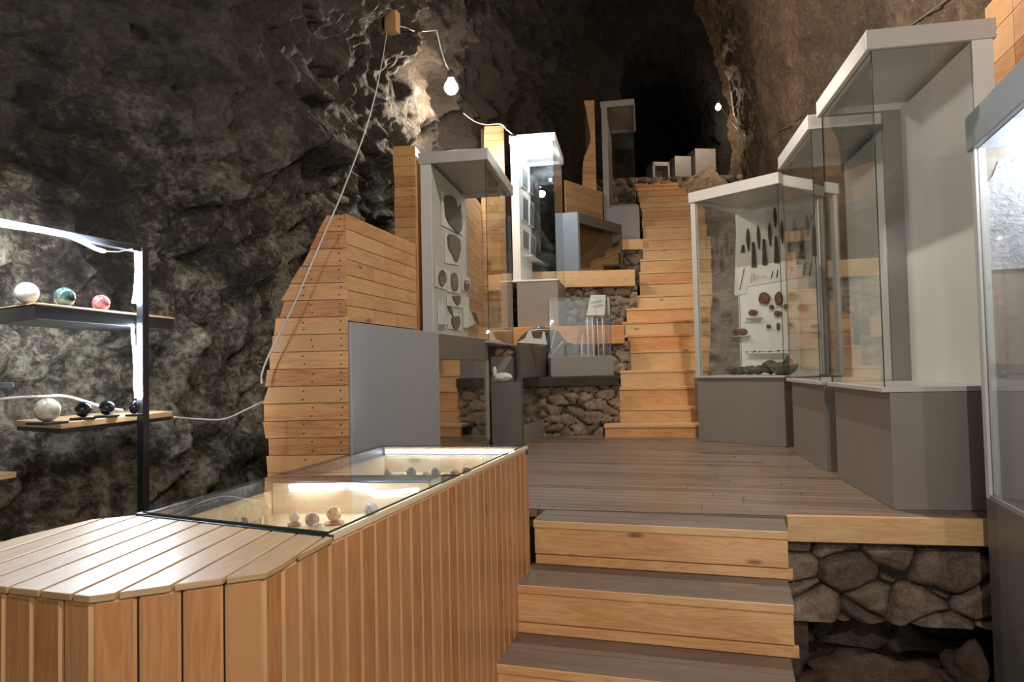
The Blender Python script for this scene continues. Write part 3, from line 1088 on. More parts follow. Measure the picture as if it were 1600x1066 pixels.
def hplanks(name, fr, u0, u1, z0, z1, bh, mat, parent, face='v', t=0.02, left=None, top=None, v=0.0, nl=None):
    """horizontal boards on the plane v=const (face 'v', running along u) or u=const (face 'u', running along v)"""
    m = MB()
    n = max(1, round((z1 - z0) / bh))
    for i in range(n):
        a = z0 + (z1 - z0) * i / n
        b = z0 + (z1 - z0) * (i + 1) / n - 0.0025
        l, r = u0, u1
        lt = None
        if left:
            l = left(a); lt = left(b)
        if top:
            r2 = top((a + b) / 2)
            if r2 is None:
                continue
            r = r2
        j = random.uniform(0, 0.0015)
        k = random.randint(0, 30)
        if face == 'v':
            m.box(fr, l, r, v - j, v + t, a, b, 'u', off=k, u0t=lt)
        else:
            m.box(fr, v - t, v + j, l, r, a, b, 'v', off=k)
    for (u_, v_, z_) in (nl or ()):
        c_ = fr.p(u_, v_, z_)
        ax = -fr.v if face == 'v' else fr.u
        m.tube([c_ - ax * 0.002, c_ + ax * 0.0025], 0.0045, 6, mi=1)
    return m.build(name, [mat, 'plastic_dark'], parent, bevel=0.0015)


# big left tower
pA = at(543, 503, 3.34); pB = at(683, 520, 4.57); pC = at(763, 530, 5.8)
dP = (pC - pA); yawP = math.degrees(math.atan2(dP.x, dP.y))
FP = Fr(pA.x, pA.y, yawP)
FPn = Fr(pA.x, pA.y, 0)
zBase = pA.z
t = thing('plank_tower', 'tall pine plank tower rising beside the grey panel, cut to the rock', 'wooden tower', (pA.x - 0.2, pA.y, -0.8))
ztow = at(530, 335, 3.34).z
lefts = [(335, 511), (360, 500), (385, 488), (412, 472), (440, 453), (466, 443), (490, 436), (515, 430), (540, 426), (575, 421), (610, 416), (640, 412), (670, 416), (700, 419), (760, 419)]


def tower_left(z):
    # board length follows the rock
    for (ya, xa), (yb, xb) in zip(lefts, lefts[1:]):
        za, zb = at(480, ya, 3.34).z, at(480, yb, 3.34).z
        if zb <= z <= za:
            px = xa + (xb - xa) * (za - z) / (za - zb)
            return at(px, ya, 3.34).x - pA.x + random.uniform(-0.012, 0.008)
    return at(419, 700, 3.34).x - pA.x


pts = []
nb = round((ztow + 0.82) / 0.082)
for i in range(nb):
    z = -0.82 + (ztow + 0.82) * (i + 0.5) / nb
    for du in (-0.035, -0.17 - 0.04 * (i % 2)):
        if du > tower_left(z) + 0.03:
            for dz in (-0.02, 0.018):
                pts.append((du + random.uniform(-0.006, 0.006), -0.001, z + dz + random.uniform(-0.004, 0.004)))
hplanks('front_planks', FPn, -0.4, 0.0, -0.82, ztow, 0.082, 'pine_tower', t, left=tower_left, nl=pts)
# side face with irregular short boards
m = MB()
nb = 7
for i in range(nb):
    a = zBase + 0.006 + (ztow - zBase) * i / nb
    b = zBase + 0.006 + (ztow - zBase) * (i + 1) / nb - 0.003
    v = 0.0
    while v < 0.90:
        L_ = random.choice([0.3, 0.45, 0.62, 0.9])
        v2 = min(0.91, v + L_)
        if 0.91 - v2 < 0.12:
            v2 = 0.91
        m.box(FP, -0.02, random.uniform(0, 0.0015), v, v2 - 0.002, a, b, 'v')
        v = v2
m.build('side_planks', 'pine', t, bevel=0.0015)
m = MB(); m.box(FP, -0.26, -0.021, 0.03, 0.89, -0.82, 0.7, 'z'); m.box(FP, -0.06, -0.021, 0.03, 0.89, 0.701, ztow - 0.01, 'z'); m.build('carcass', 'groove', t)

# painted grey panel below
LP1 = (pB - pA).length
t = thing('panelled_cabinet', 'smooth blue-grey painted cabinet side between the plank tower and the counter', 'cabinet', FP.p(0, LP1 / 2, -0.8))
m = MB(); m.box(FP, -0.018, 0.012, 0.01, LP1, -0.82, zBase); m.build('side_panel', 'grey_blue', t, bevel=0.003)
m = MB(); m.box(FP, -0.28, -0.0185, 0.92, LP1 - 0.002, -0.04, zBase - 0.004); m.build('carcass', 'grey_dark', t)
# dark glass-fronted vitrine
LP2 = (pC - pA).length
t = thing('low_vitrine', 'low grey vitrine with a dark glass front reflecting the wooden steps', 'vitrine', FP.p(-0.2, (LP1 + LP2) / 2, 0))
zf = at(763, 563, 5.8).z
zb0 = at(755, 686, 5.8).z
def vit_poly(u0=-0.45):
    a_, b_ = FP.p(u0, LP1 + 0.002), FP.p(0, LP1 + 0.002)
    c_ = FP.p(0, LP2 - 0.02)
    d_ = FP.p(u0, LP1 + 1.0); d_ = a_ + FP.v * ((5.77 - a_.y) / FP.v.y)
    return [(a_.x, a_.y), (b_.x, b_.y), (c_.x, c_.y), (d_.x, d_.y)]


m = MB(); m.prism(vit_poly(), zf, zBase - 0.004); m.build('fascia', 'grey_dark', t, bevel=0.003)
m = MB(); m.prism(vit_poly(), 0.0, zb0); m.build('base', 'grey_dark', t, bevel=0.003)
m = MB(); m.box(FP, -0.05, 0.004, LP2 - 0.06, LP2 - 0.016, zb0 + 0.001, zf - 0.001); m.build('post', 'grey', t, bevel=0.003)
m = MB(); m.box(FP, -0.14, -0.11, LP1 + 0.002, LP2 - 0.05, zb0 + 0.001, zf - 0.001); m.build('back_board', 'plastic_dark', t)  # dark sheet added close behind the glass so the reflection dominates
_pf = FP.p(-0.010, LP2 - 0.05)
FPg = Fr(_pf.x, _pf.y, yawP + 2.2)
pane(t, FPg, -0.004, 0.002, -(LP2 - LP1 - 0.055), 0.0, zb0 + 0.001, zf - 0.001, 'glass_dark')

# small wood wall behind L1 (left sliver) and the column behind it
t = thing('plank_wall', 'narrow reddish plank upright between the rock and the left display case', 'wooden wall', (-0.86, 5.9, 0.0))
xa, xb = xs(619, 5.75), xs(654, 5.75)
F = Fr(xa, 5.78, 6)


def t2left(z):
    return 0.03 * noise.noise(Vector((z * 3, 1, 0)))


hplanks('front_planks', F, 0, xb - xa, 0.0, at(640, 228, 5.78).z, 0.085, 'pine_tower', t, left=t2left, nl=[(0.14 + (i % 2) * 0.01, -0.001, 1.0 + 0.0425 * i) for i in range(36)])
m = MB(); m.box(F, 0.04, xb - xa, 0.021, 0.3, 0.0, at(640, 229, 5.78).z, 'v'); m.build('carcass', 'pine', t)

t = thing('plank_wall', 'tall plank wall between the left case and the brightly lit one', 'wooden wall', (-0.2, 7.9, 0.6))
Yw = 8.3
xa, xb = xs(757, Yw) - 0.0, xs(795, Yw)
F = Fr(xa, Yw, 4)
ztw = at(780, 197, Yw).z
hplanks('front_planks', F, 0.0, xb - xa, 1.15, ztw, 0.088, 'pine', t, left=lambda z: 0.0 if z < 2.9 else 0.05 + 0.03 * noise.noise(Vector((z * 4, 0, 0))))
m = MB()
F_ = Fr(at(728, 400, 7.25).x, 7.25, math.degrees(math.atan2(xa - at(728, 400, 7.25).x, Yw - 7.25)))
LL = math.hypot(xa - F_.o.x, Yw - 7.25)
hplanks('side_planks', F_, 0.0, LL, 1.155 - 0.56, at(728, 285, 7.25).z, 0.085, 'pine', t, face='u')
m = MB(); m.box(F, 0.01, xb - xa - 0.01, 0.021, 0.1, 1.15, ztw - 0.02, 'z'); m.build('carcass', 'groove', t)

# wood behind L4 and the sloping one
t = thing('plank_wall', 'dim plank wall with a scalloped rock-cut edge beside the highest case', 'wooden wall', (1.25, 11.3, 2.6))
Y4 = 11.15
xa, xb = xs(912, Y4), xs(937, Y4)
F = Fr(xa, Y4, 4)
sc4 = [(157, 912), (180, 917), (215, 922), (228, 921), (245, 912), (262, 910), (300, 909), (340, 909)]


def l4left(z):
    for (ya, x1), (yb, x2) in zip(sc4, sc4[1:]):
        za, zb = at(920, ya, Y4).z, at(920, yb, Y4).z
        if zb <= z <= za:
            return (at(x1 + (x2 - x1) * (za - z) / (za - zb), ya, Y4).x) - xa
    return at(909, 300, Y4).x - xa


hplanks('front_planks', F, 0, xb - xa + 0.02, 2.59, at(925, 157, Y4).z, 0.1, 'pine', t, left=l4left)
m = MB(); m.box(F, 0.12, xb - xa, 0.021, 0.2, 2.59, at(925, 157, Y4).z - 0.02, 'z'); m.build('carcass', 'groove', t)

t = thing('plank_wall', 'sloping-topped plank wall behind the small low case', 'wooden wall', (1.0, 10.0, 1.95))
q0 = at(884, 281, 9.95); q1 = at(941, 300, 10.75)
m = MB()
d_ = Vector((q1.x - q0.x, q1.y - q0.y, 0)); Lq = d_.length; d_.normalize()
nn = Vector((d_.y, -d_.x, 0))
nbz = 12
for i in range(nbz):
    a0 = 1.95 + (q0.z - 1.95) * i / nbz; a1 = 1.95 + (q0.z - 1.95) * (i + 1) / nbz - 0.003
    b0_ = 1.95 + (q1.z - 1.95) * i / nbz; b1_ = 1.95 + (q1.z - 1.95) * (i + 1) / nbz - 0.003
    k = random.randint(0, 30)
    A = Vector((q0.x, q0.y, a0)); B = Vector((q1.x, q1.y, b0_)); C_ = Vector((q1.x, q1.y, b1_)); D = Vector((q0.x, q0.y, a1))
    b = len(m.v)
    m.v += [A, B, C_, D, A - nn * 0.03, B - nn * 0.03, C_ - nn * 0.03, D - nn * 0.03]
    for f in ((0, 1, 2, 3), (7, 6, 5, 4), (3, 2, 6, 7), (0, 4, 5, 1), (0, 3, 7, 4), (1, 5, 6, 2)):
        m.f.append(tuple(b + x for x in f))
        m.uv.append([((m.v[b + x] - A).dot(d_) + k * .37, m.v[b + x].z + k * 40) for x in f]); m.mi.append(0)
m.build('side_planks', 'pine', t)

# plank wall top right behind R1
t = thing('plank_wall', 'nailed plank wall at the top right above the nearest case', 'wooden wall', (2.6, 3.4, -0.8))
q0 = at(1534, 100, 3.75)
F = Fr(q0.x + 0.03, 3.75, 14)
m = MB()
for i in range(24):
    a = -0.8 + 0.17 * i
    if a > at(1560, 10, 3.4).z + 0.1:
        break
    for (va, vb) in ((-0.02 - 0.30, 0.0), (-1.5, -0.324)):
        top = 2.62 if va > -0.5 else 2.85
        zt_ = min(a + 0.167, top + random.uniform(-0.02, 0.02))
        if zt_ > a + 0.02:
            m.box(F, 0, 0.022, va, vb, a, zt_, 'v')
m.build('side_planks', 'pine_tower', t, bevel=0.002)
m = MB(); m.box(F, 0.0225, 0.06, -1.5, -0.01, -0.8, 2.55, 'z'); m.build('carcass', 'groove', t)

# ------------------------------------------------------------------ small boxes at the back left
t = thing('plinth_box', 'dark grey plinth box with a white carved fragment on its top', 'plinth', (-0.06, 6.4, 0))
m = MB(); m.box(Fr(xs(766, 6.2), 6.2, 4), 0, 0.265, 0, 0.42, 0.0, at(790, 598, 6.2).z); m.build('body', 'grey_dark', t, bevel=0.004)
tag_p1 = t
t = thing('plinth_box', 'small grey box standing behind the white carved fragment', 'plinth', (-0.08, 6.8, 0))
m = MB(); m.box(Fr(xs(764, 6.75), 6.75, 0), 0, 0.275, 0, 0.3, 0.0, at(785, 557, 6.75).z); m.build('body', 'grey', t, bevel=0.004)
# white fragment
o = boulder('carved_fragment', (xs(783, 6.3), 6.34, at(790, 598, 6.2).z + 0.001), 0.075, 'white carved stone fragment lying on the dark grey plinth box', 5, (1.5, 0.8, 0.55), 'bone', 'fragment')
m = MB()
m.lathe(Vector((xs(772, 6.4), 6.45, at(790, 598, 6.2).z)), [(0.03, 0), (0.032, 0.03), (0.018, 0.08), (0.022, 0.11), (0.012, 0.14), (0, 0.145)], 14)
o = tag(recentre(m.build('carved_figure', 'bone', smooth=True)), 'small pale carved figure beside the glass at the back of the grey plinth', 'figure')

# M2: glass-sided stand
a = atz(817, 696, 0.0); b = atz(856, 679, 0.0)
zt2 = at(812, 538, 6.37).z; zf2 = at(817, 591, 6.37).z
poly = [(a.x, a.y), (b.x, b.y), (xs(809, 7.2) + 0.02, 7.2), (xs(808, 6.4), 6.42)]
t = thing('low_vitrine', 'narrow open-framed grey stand with stone wall visible through its side', 'vitrine', ((a.x + b.x) / 2, (a.y + b.y) / 2, 0))
m = MB(); m.prism(poly, zf2, zt2); m.build('fascia', 'grey_dark', t, bevel=0.003)
dab = Vector((b.x - a.x, b.y - a.y, 0)); Lab = dab.length
FM = Fr(a.x, a.y, math.degrees(math.atan2(dab.x, dab.y)))
m = MB(); m.box(FM, -0.045, 0.0, 0, 0.05, 0.001, zf2); m.build('post', 'grey_dark', t, bevel=0.003)
m = MB(); m.box(FM, -0.03, 0.0, Lab - 0.05, Lab, 0.001, zf2); m.build('post', 'grey_dark', t, bevel=0.003)
m = MB(); m.box(FM, -0.03, -0.004, 0.05, Lab - 0.05, 0.001, 0.17); m.build('bottom_rail', 'grey', t, bevel=0.003)
pane(t, FM, -0.02, -0.014, 0.05, Lab - 0.05, 0.17, zf2)
# exhibits on it: white pronged mount, dark mirror-like stone in wire
base = Vector(((poly[0][0] + poly[1][0]) / 2, 6.75, zt2 + 0.001))
m = MB()
P = lambda px, py, Y=6.75: at(px, py, Y)
zz0 = zt2 + 0.001
out = [P(808, 538), P(820, 531), P(826, 519), P(829, 519), P(833, 531), P(846, 532), P(848, 520), P(851, 521), P(853, 534), P(855, 541)]
dz_ = zz0 - min(p.z for p in out)
out = [p + Vector((0, 0, dz_)) for p in out]
m.slab(out, (0, -1, 0), 0.05)
tag(recentre(m.build('white_mount', 'card', smooth=False)), 'white pronged display mount on top of the open-framed stand', 'mount')
import bmesh
pc = at(846, 545, 7.55)
o = boulder('dark_stone_slab', (pc.x, 7.66, 0.601), 0.285, 'large dark rounded mineral slab standing behind the white pronged mount', 9, (1.05, 0.30, 0.95), 'dark_mineral', 'stone', amp=0.2)
m = MB()
m.tube([at(829, 516, 7.3), at(868, 514, 7.3), at(857, 560, 7.3), at(880, 533, 7.3)], 0.006, 6)
m.tube([at(860, 556, 7.3), at(862, 575, 7.3)], 0.012, 6)
bb = m.build('wire_bracket', 'bone'); tag(recentre(bb), 'thin white wire bracket holding the dark mineral slab', 'bracket')

# M3: boxy grey case with glass cube
x0, x1 = xs(860, 7.15), xs(955, 7.15)
zb3, zt3 = 0.601, at(900, 557, 7.15).z
t = thing('low_vitrine', 'grey tray case with a clear glass box over white needles beside the stairs', 'vitrine', ((x0 + x1) / 2, 7.35, 0.6))
m = MB(); m.box(F0, x0, x1 + 0.02, 7.12, 7.56, zb3, zt3); m.build('tray', 'grey', t, bevel=0.004)
zg3 = at(900, 465, 7.15).z
xg0 = xs(858, 7.2)
for args in ((xg0 + 0.02, x1, 7.13, 7.136), (xg0 + 0.02, x1, 7.54, 7.546)):
    pane(t, F0, args[0], args[1], args[2], args[3], zt3, zg3)
pane(t, F0, x1 - 0.002, x1 + 0.004, 7.14, 7.535, zt3, zg3)
pane(t, F0, xg0 + 0.012, xg0 + 0.018, 7.14, 7.535, zt3, zg3)
Yn = 7.4
m = MB()
out = [at(916, 493, Yn), at(946, 493, Yn), at(946, 461, Yn), at(923, 461, Yn)]
m.slab(out, (0, -1, 0), 0.006)
sh = m.build('label_sheet', 'white')
tag(recentre(sh), 'white trapezoid sheet with lines of writing inside the clear glass box', 'sign')
m = MB()
for (xa_, xb_, yy) in ((923, 930, 473), (931, 940, 471), (925, 934, 479), (935, 942, 477)):
    n_ = 7
    m.tube([at(xa_ + (xb_ - xa_) * i / n_, yy + random.uniform(-1, 1), Yn - 0.008) for i in range(n_ + 1)], 0.0022, 5)
m2 = m.build('written_lines', 'plastic_dark', sh)
labs = ['leftmost, shortest-ending of the four tall white needles under the sheet', 'second from the left of the four tall white needles', 'third from the left of the four tall white needles', 'rightmost of the four tall white needles, nearest the stairs']
for i, (xa_, ya_, yb_) in enumerate(((917, 496, 547), (925, 496, 556), (933, 498, 556), (941, 498, 556))):
    m = MB()
    top = at(xa_, ya_, Yn); bot = at(xa_ + 2.5, yb_, Yn)
    if i: bot.z = zt3 + 0.0005
    else: bot.z = zt3 + 0.0005 + 0.0
    m.tube([top, top.lerp(bot, 0.5) + Vector((0.002, 0, 0)), bot], [0.004, 0.0075, 0.006], 8)
    tag(recentre(m.build('bone_needle', 'bone', smooth=True)), labs[i], 'needle', 'white needles in the glass box')
m = MB(); m.tube([at(909, 556, Yn), at(909, 540, Yn), at(911, 522, Yn)], [0.008, 0.006, 0.002], 8)
tag(recentre(m.build('bone_needle', 'bone', smooth=True)), 'short white bone point left of the four tall needles', 'needle')
m = MB(); m.box(F0, xs(886, 7.35), xs(895, 7.35), 7.33, 7.36, zt3 + 0.0005, at(890, 536, 7.35).z)
tag(recentre(m.build('stone_slip', 'grey_stone')), 'small upright grey stone slip in the left half of the clear glass box', 'stone')

# L3: small low case on beam 2
A = atz(883, 428, 1.95); A = Vector((xs(883, 9.5), 9.5, 0)); B = Vector((xs(908, 9.45), 9.45, 0)); C_ = Vector((xs(977, 10.4), 10.4, 0))
D = A + (C_ - B)
zt_ = at(908, 331, 9.45).z
t = thing('low_vitrine', 'small low case with a pale end and dark glass side on the upper terrace', 'vitrine', (B.x, B.y, 1.95))
FD = Fr(B.x, B.y, math.degrees(math.atan2((C_ - B).x, (C_ - B).y)))
LD = (C_ - B).length
m = MB(); m.prism([(A.x, A.y), (B.x, B.y), (B.x + (C_.x - B.x) * .04, B.y + (C_.y - B.y) * .04), (A.x + (C_.x - B.x) * .04, A.y + (C_.y - B.y) * .04)], 1.95, zt_); m.build('end_panel', 'grey_blue', t, bevel=0.003)
m = MB(); m.box(FD, -0.18, 0.0, 0.05, LD, zt_ - 0.14, zt_); m.build('top', 'grey_dark', t, bevel=0.003)
m = MB(); m.box(FD, -0.18, 0.0, 0.05, LD, 1.95, 2.03); m.build('base', 'grey', t, bevel=0.003)
m = MB(); m.box(FD, -0.02, 0.0, LD - 0.03, LD, 2.03, zt_ - 0.14); m.build('post', 'grey_dark', t)
m = MB(); m.box(FD, -0.18, -0.16, 0.05, LD, 2.03, zt_ - 0.14); m.build('back_board', 'pine', t)
pane(t, FD, -0.014, -0.008, 0.05, LD - 0.03, 2.03, zt_ - 0.14, 'glass_dark')

# far boxes
for (xa_, xb_, yt, yb, Yb, lab, op) in ((1021, 1050, 250, 280, 13.7, 'leftmost open-fronted grey box on the far landing', True), (1056, 1083, 241, 276, 13.6, 'middle grey box on the far landing', False), (1088, 1122, 229, 272, 13.5, 'rightmost and tallest grey box on the far landing below the bulb', False)):
    t = thing('plinth_box', lab, 'plinth', (xs(xa_, Yb), Yb, 4.22), 'grey boxes on the far landing')
    zt_ = at((xa_ + xb_) / 2, yt, Yb).z
    x0, x1 = at(xa_, yt, Yb).x, at(xb_, yt, Yb).x
    F = Fr(x0, Yb + 0.1, -8)
    m = MB()
    if op:
        m.box(F, 0, 0.05, 0, 0.4, 4.22, zt_); m.box(F, x1 - x0 - 0.05, x1 - x0, 0, 0.4, 4.22, zt_); m.box(F, 0, x1 - x0, 0, 0.4, zt_ - 0.08, zt_ + 0.001)
        m.box(F, 0.05, x1 - x0 - 0.05, 0.3, 0.38, 4.22, zt_ - 0.09)
    else:
        m.box(F, 0, x1 - x0, 0, 0.4, 4.22, zt_)
    m.build('body', 'grey', t, bevel=0.004)

# ------------------------------------------------------------------ counter
ZC = 0.35
A = atz(515, 840, ZC); B = atz(413, 893, ZC); C_ = atz(143, 930, ZC)
FRc = atz(825, 698, ZC); FLc = atz(595, 698, ZC); P8 = atz(212, 806, ZC)
P7 = atz(146, 812, ZC)
D = Vector((-1.235, 1.375, ZC))
ZG = -0.82
ct = thing('counter', 'long low pine plank counter with glass-topped display bays in the foreground', 'counter', ((A.x + D.x) / 2, 1.8, ZG))


def vplanks(name, p, q, z0, z1, w, mat, parent, t=0.013):
    p = Vector((p.x, p.y, 0)); q = Vector((q.x, q.y, 0))
    L = (q - p).length
    e = (q - p) / L
    F = Fr(p.x, p.y, math.degrees(math.atan2(-e.y, e.x)))
    n = max(1, round(L / w))
    m = MB()
    for i in range(n):
        a = L * i / n + 0.0018; b = L * (i + 1) / n - 0.0018
        m.box(F, a, b, 0.0, t + random.uniform(-0.001, 0.001), z0, z1, 'z')
    o = m.build(name, [mat, 'pine_edge_highlight'], parent, bevel=0.0055)
    o.modifiers[0].segments = 1
    o.modifiers[0].material = 1
    m = MB()
    m.box(F, 0.004, L - 0.004, t + 0.0012, t + 0.003, z0 + 0.002, z1 - 0.002, 'z')
    m.build('batten', 'pine_counter_dark', parent)
    return o


vplanks('right_side_planks', A, FRc, ZG, ZC - 0.012, 0.0735, 'pine_counter', ct)
vplanks('corner_planks', B, A, ZG, ZC - 0.012, 0.064, 'pine_counter', ct)
vplanks('front_planks', C_, B, ZG, ZC - 0.012, 0.070, 'pine_counter', ct)
vplanks('front_planks', D, C_, ZG, ZC - 0.012, 0.072, 'pine_counter', ct)
vplanks('left_side_planks', P8, P7, ZG, ZC - 0.012, 0.07, 'pine_counter', ct)
vplanks('left_side_planks', P7, D, ZG, ZC - 0.012, 0.07, 'pine_counter', ct)
vplanks('far_side_planks', FRc, FLc, ZG, ZC - 0.012, 0.07, 'pine_counter', ct)
vplanks('left_side_planks', FLc, P8, ZG, ZC - 0.012, 0.07, 'pine_counter', ct)


def inset(poly, d):
    c = sum((Vector((p.x, p.y, 0)) for p in poly), Vector()) / len(poly)
    out = []
    n = len(poly)
    for i in range(n):
        p = Vector((poly[i].x, poly[i].y, 0))
        a_ = (Vector((poly[i - 1].x, poly[i - 1].y, 0)) - p).normalized()
        b_ = (Vector((poly[(i + 1) % n].x, poly[(i + 1) % n].y, 0)) - p).normalized()
        s_ = (a_ + b_)
        if s_.length < 0.05:
            s_ = (c - p)
        s_.normalize()
        sin_ = max(0.3, abs(a_.cross(s_).z))
        if (c - p).dot(s_) < 0:
            s_ = -s_
        out.append(p + s_ * d / sin_)
    return out


near = [A, B, C_, D, P7, P8]
# core under the near planked block
m = MB(); q = inset(near, 0.018); m.prism([(p.x, p.y) for p in q], ZG, ZC - 0.014); m.build('carcass', 'groove', ct)
# planked top: boards running away from the viewer, clipped to the outline
def clip(poly, a, n):
    out = []
    for i in range(len(poly)):
        p, q = poly[i], poly[(i + 1) % len(poly)]
        dp, dq = (p - a).dot(n), (q - a).dot(n)
        if dp >= 0: out.append(p)
        if (dp >= 0) != (dq >= 0):
            out.append(p.lerp(q, dp / (dp - dq)))
    return out


g0 = atz(25, 913, ZC); g1 = atz(257, 822, ZC)
gd = (g1 - g0); gd.z = 0; gd.normalize()
gn = Vector((gd.y, -gd.x, 0))
topp = [Vector((p.x, p.y, 0)) for p in inset(near, -0.006)]
m = MB()
wgt = abs((atz(257, 822, ZC) - atz(295, 822.5, ZC)).dot(gn)) * 0 + 0.073
s0 = g0.dot(gn)
for k in range(-10, 16):
    a0 = gn * (s0 + k * wgt + 0.0032); a1 = gn * (s0 + (k + 1) * wgt - 0.0032)
    pl = clip(topp, Vector((a0.x, a0.y, 0)), gn)
    if len(pl) > 2:
        pl = clip(pl, Vector((a1.x, a1.y, 0)), -gn)
    if len(pl) > 2:
        m.prism([(p.x, p.y) for p in pl], ZC - 0.012, ZC, grain=tuple(gd), off=random.randint(0, 30))
m.build('top_planks', 'pine_top', ct, bevel=0.0015)
# glass-topped part: liner tray with two bays
mid_l = atz(416, 750, ZC); mid_r = atz(682, 749, ZC)
G = lambda t_: P8.lerp(FLc, t_)
# walls: inner boxes
def wallseg(name, p, q, th, z0, z1, mat, inward, grain_off=0, parent=ct):
    p = Vector((p.x, p.y, 0)); q = Vector((q.x, q.y, 0))
    e = (q - p).normalized(); n = Vector((-e.y, e.x, 0)) * inward
    m = MB(); m.prism([(p.x, p.y), (q.x, q.y), ((q + n * th).x, (q + n * th).y), ((p + n * th).x, (p + n * th).y)], z0, z1, grain=tuple(e), off=grain_off)
    return m.build(name, mat, parent, bevel=0.001)


ZF = 0.235
quad = [A, FRc, FLc, P8]
qi = inset(quad, 0.016)
m = MB(); m.prism([(p.x, p.y) for p in qi], ZG, ZF - 0.012); m.build('carcass', 'groove', ct)
m = MB(); m.prism([(p.x, p.y) for p in qi], ZF - 0.0115, ZF, grain=tuple((FRc - A))); m.build('bay_floor', 'pine_pale', ct)
i0, i1, i2, i3 = qi
wallseg('liner', i0, i1, 0.014, ZF, ZC - 0.008, 'pine_pale', 1, 1)
wallseg('liner', i1, i2, 0.014, ZF, ZC - 0.008, 'pine_pale', 1, 2)
wallseg('liner', i2, i3, 0.014, ZF, ZC - 0.008, 'pine_pale', 1, 3)
wallseg('liner', i3, i0, 0.014, ZF, ZC - 0.008, 'pine_pale', 1, 4)
# divider
lin = lambda P_, Q_, y_: P_.lerp(Q_, (y_ - P_.y) / (Q_.y - P_.y))
dl = Vector((mid_l.x, mid_l.y, 0)); dr = Vector((mid_r.x, mid_r.y, 0))
dr = dl.lerp(dr, 0.955); dl = dl.lerp(dr, 0.04)
wallseg('divider', dl, dr, 0.03, ZF, ZC - 0.012, 'pine_pale', 1, 5)
wallseg('divider_strip', dl, dr, 0.075, ZC - 0.011, ZC - 0.003, 'rim_metal', 1)
# rims
wallseg('rim', FLc, P8, 0.036, ZC - 0.010, ZC + 0.006, 'black_metal', 1)
wallseg('rim', FRc, FLc, 0.045, ZC - 0.010, ZC + 0.002, 'pine_pale', 1)
wallseg('rim', A, FRc, 0.012, ZC - 0.012, ZC + 0.001, 'pine_pale', 1)
wallseg('rim', P8, A, 0.014, ZC - 0.010, ZC + 0.003, 'rim_metal', 1)
# inner black channel of the left edge
wallseg('led_channel', FLc, P8, 0.034, ZC - 0.035, ZC - 0.011, 'rim_metal', 1)
wallseg('led_channel', FRc, FLc, 0.034, ZC - 0.035, ZC - 0.011, 'rim_metal', 1)
# glass lids
gi = inset(quad, 0.012)
m = MB()
ml = lin(gi[3], gi[2], mid_l.y + 0.03); mr = lin(gi[0], gi[1], mid_r.y + 0.03)
for pl in ([gi[0], mr, ml, gi[3]], [mr, gi[1], gi[2], ml]):
    m = MB(); m.prism([(p.x, p.y) for p in pl], ZC + 0.003, ZC + 0.009)
    for i in range(4): m.mi[i] = 1
    m.build('glass_lid', ['glass', 'glass_edge'], ct)


def led(pts, r, mat, name, parent, label=None):
    m = MB(); m.tube(pts, r, 8)
    o = m.build(name, mat, parent, smooth=True)
    if label: o['label'] = label
    return o


zl = ZC - 0.018
_fe = (FRc - FLc).normalized(); _fn = Vector((_fe.y, -_fe.x, 0))
led([Vector((q.x, q.y, zl)) + _fn * 0.048 for q in (FLc.lerp(FRc, 0.06), FLc.lerp(FRc, 0.5), FLc.lerp(FRc, 0.92))], 0.0075, 'led_counter', 'led_strip', ct)
led([atz(x, y + 1, zl) + Vector((0, -0.02, 0)) for x, y in ((455, 758), (500, 757), (545, 755), (565, 756), (577, 762), (590, 768), (610, 767), (655, 763))], 0.0065, 'led_counter', 'led_strip', ct, 'wavy glowing white strip under the glass')

# spheres in the bays
import bmesh as _bm


def sphere(name, px, py, rpx, zfloor, mat, label, group, sq=1.0, lift=0.0):
    # centre sits r above what carries it
    r = 0.02
    for _ in range(8):
        p = atz(px, py, zfloor + lift + r * sq)
        r = rpx / FPX * p.y
    bm = _bm.new()
    _bm.ops.create_uvsphere(bm, u_segments=32, v_segments=20, radius=r)
    for v in bm.verts:
        v.co.z = v.co.z * sq + r * sq
    me = bpy.data.meshes.new(name); bm.to_mesh(me); bm.free()
    me.materials.append(M[mat] if isinstance(mat, str) else mat)
    for f in me.polygons: f.use_smooth = True
    o = bpy.data.objects.new(name, me)
    o.location = (p.x, p.y, zfloor + lift)
    COL.objects.link(o)
    tag(o, label, 'sphere', group)
    return o, r


M['s_white'] = marble('s_white', srgb(236, 232, 224), srgb(180, 176, 168))
M['s_cream'] = marble('s_cream', srgb(232, 204, 168), srgb(120, 88, 66), 10)
M['s_grey'] = marble('s_grey', srgb(168, 164, 156), srgb(92, 88, 82), 16)
M['s_dark'] = marble('s_dark', (0.006, 0.007, 0.012), (0.02, 0.02, 0.03), 16)
M['s_green'] = marble('s_green', srgb(30, 46, 44), srgb(62, 84, 78), 14)
M['s_red'] = marble('s_red', srgb(92, 48, 50), srgb(150, 100, 96), 14)
M['s_quartz'] = marble('s_quartz', srgb(214, 208, 192), srgb(150, 140, 122), 6)

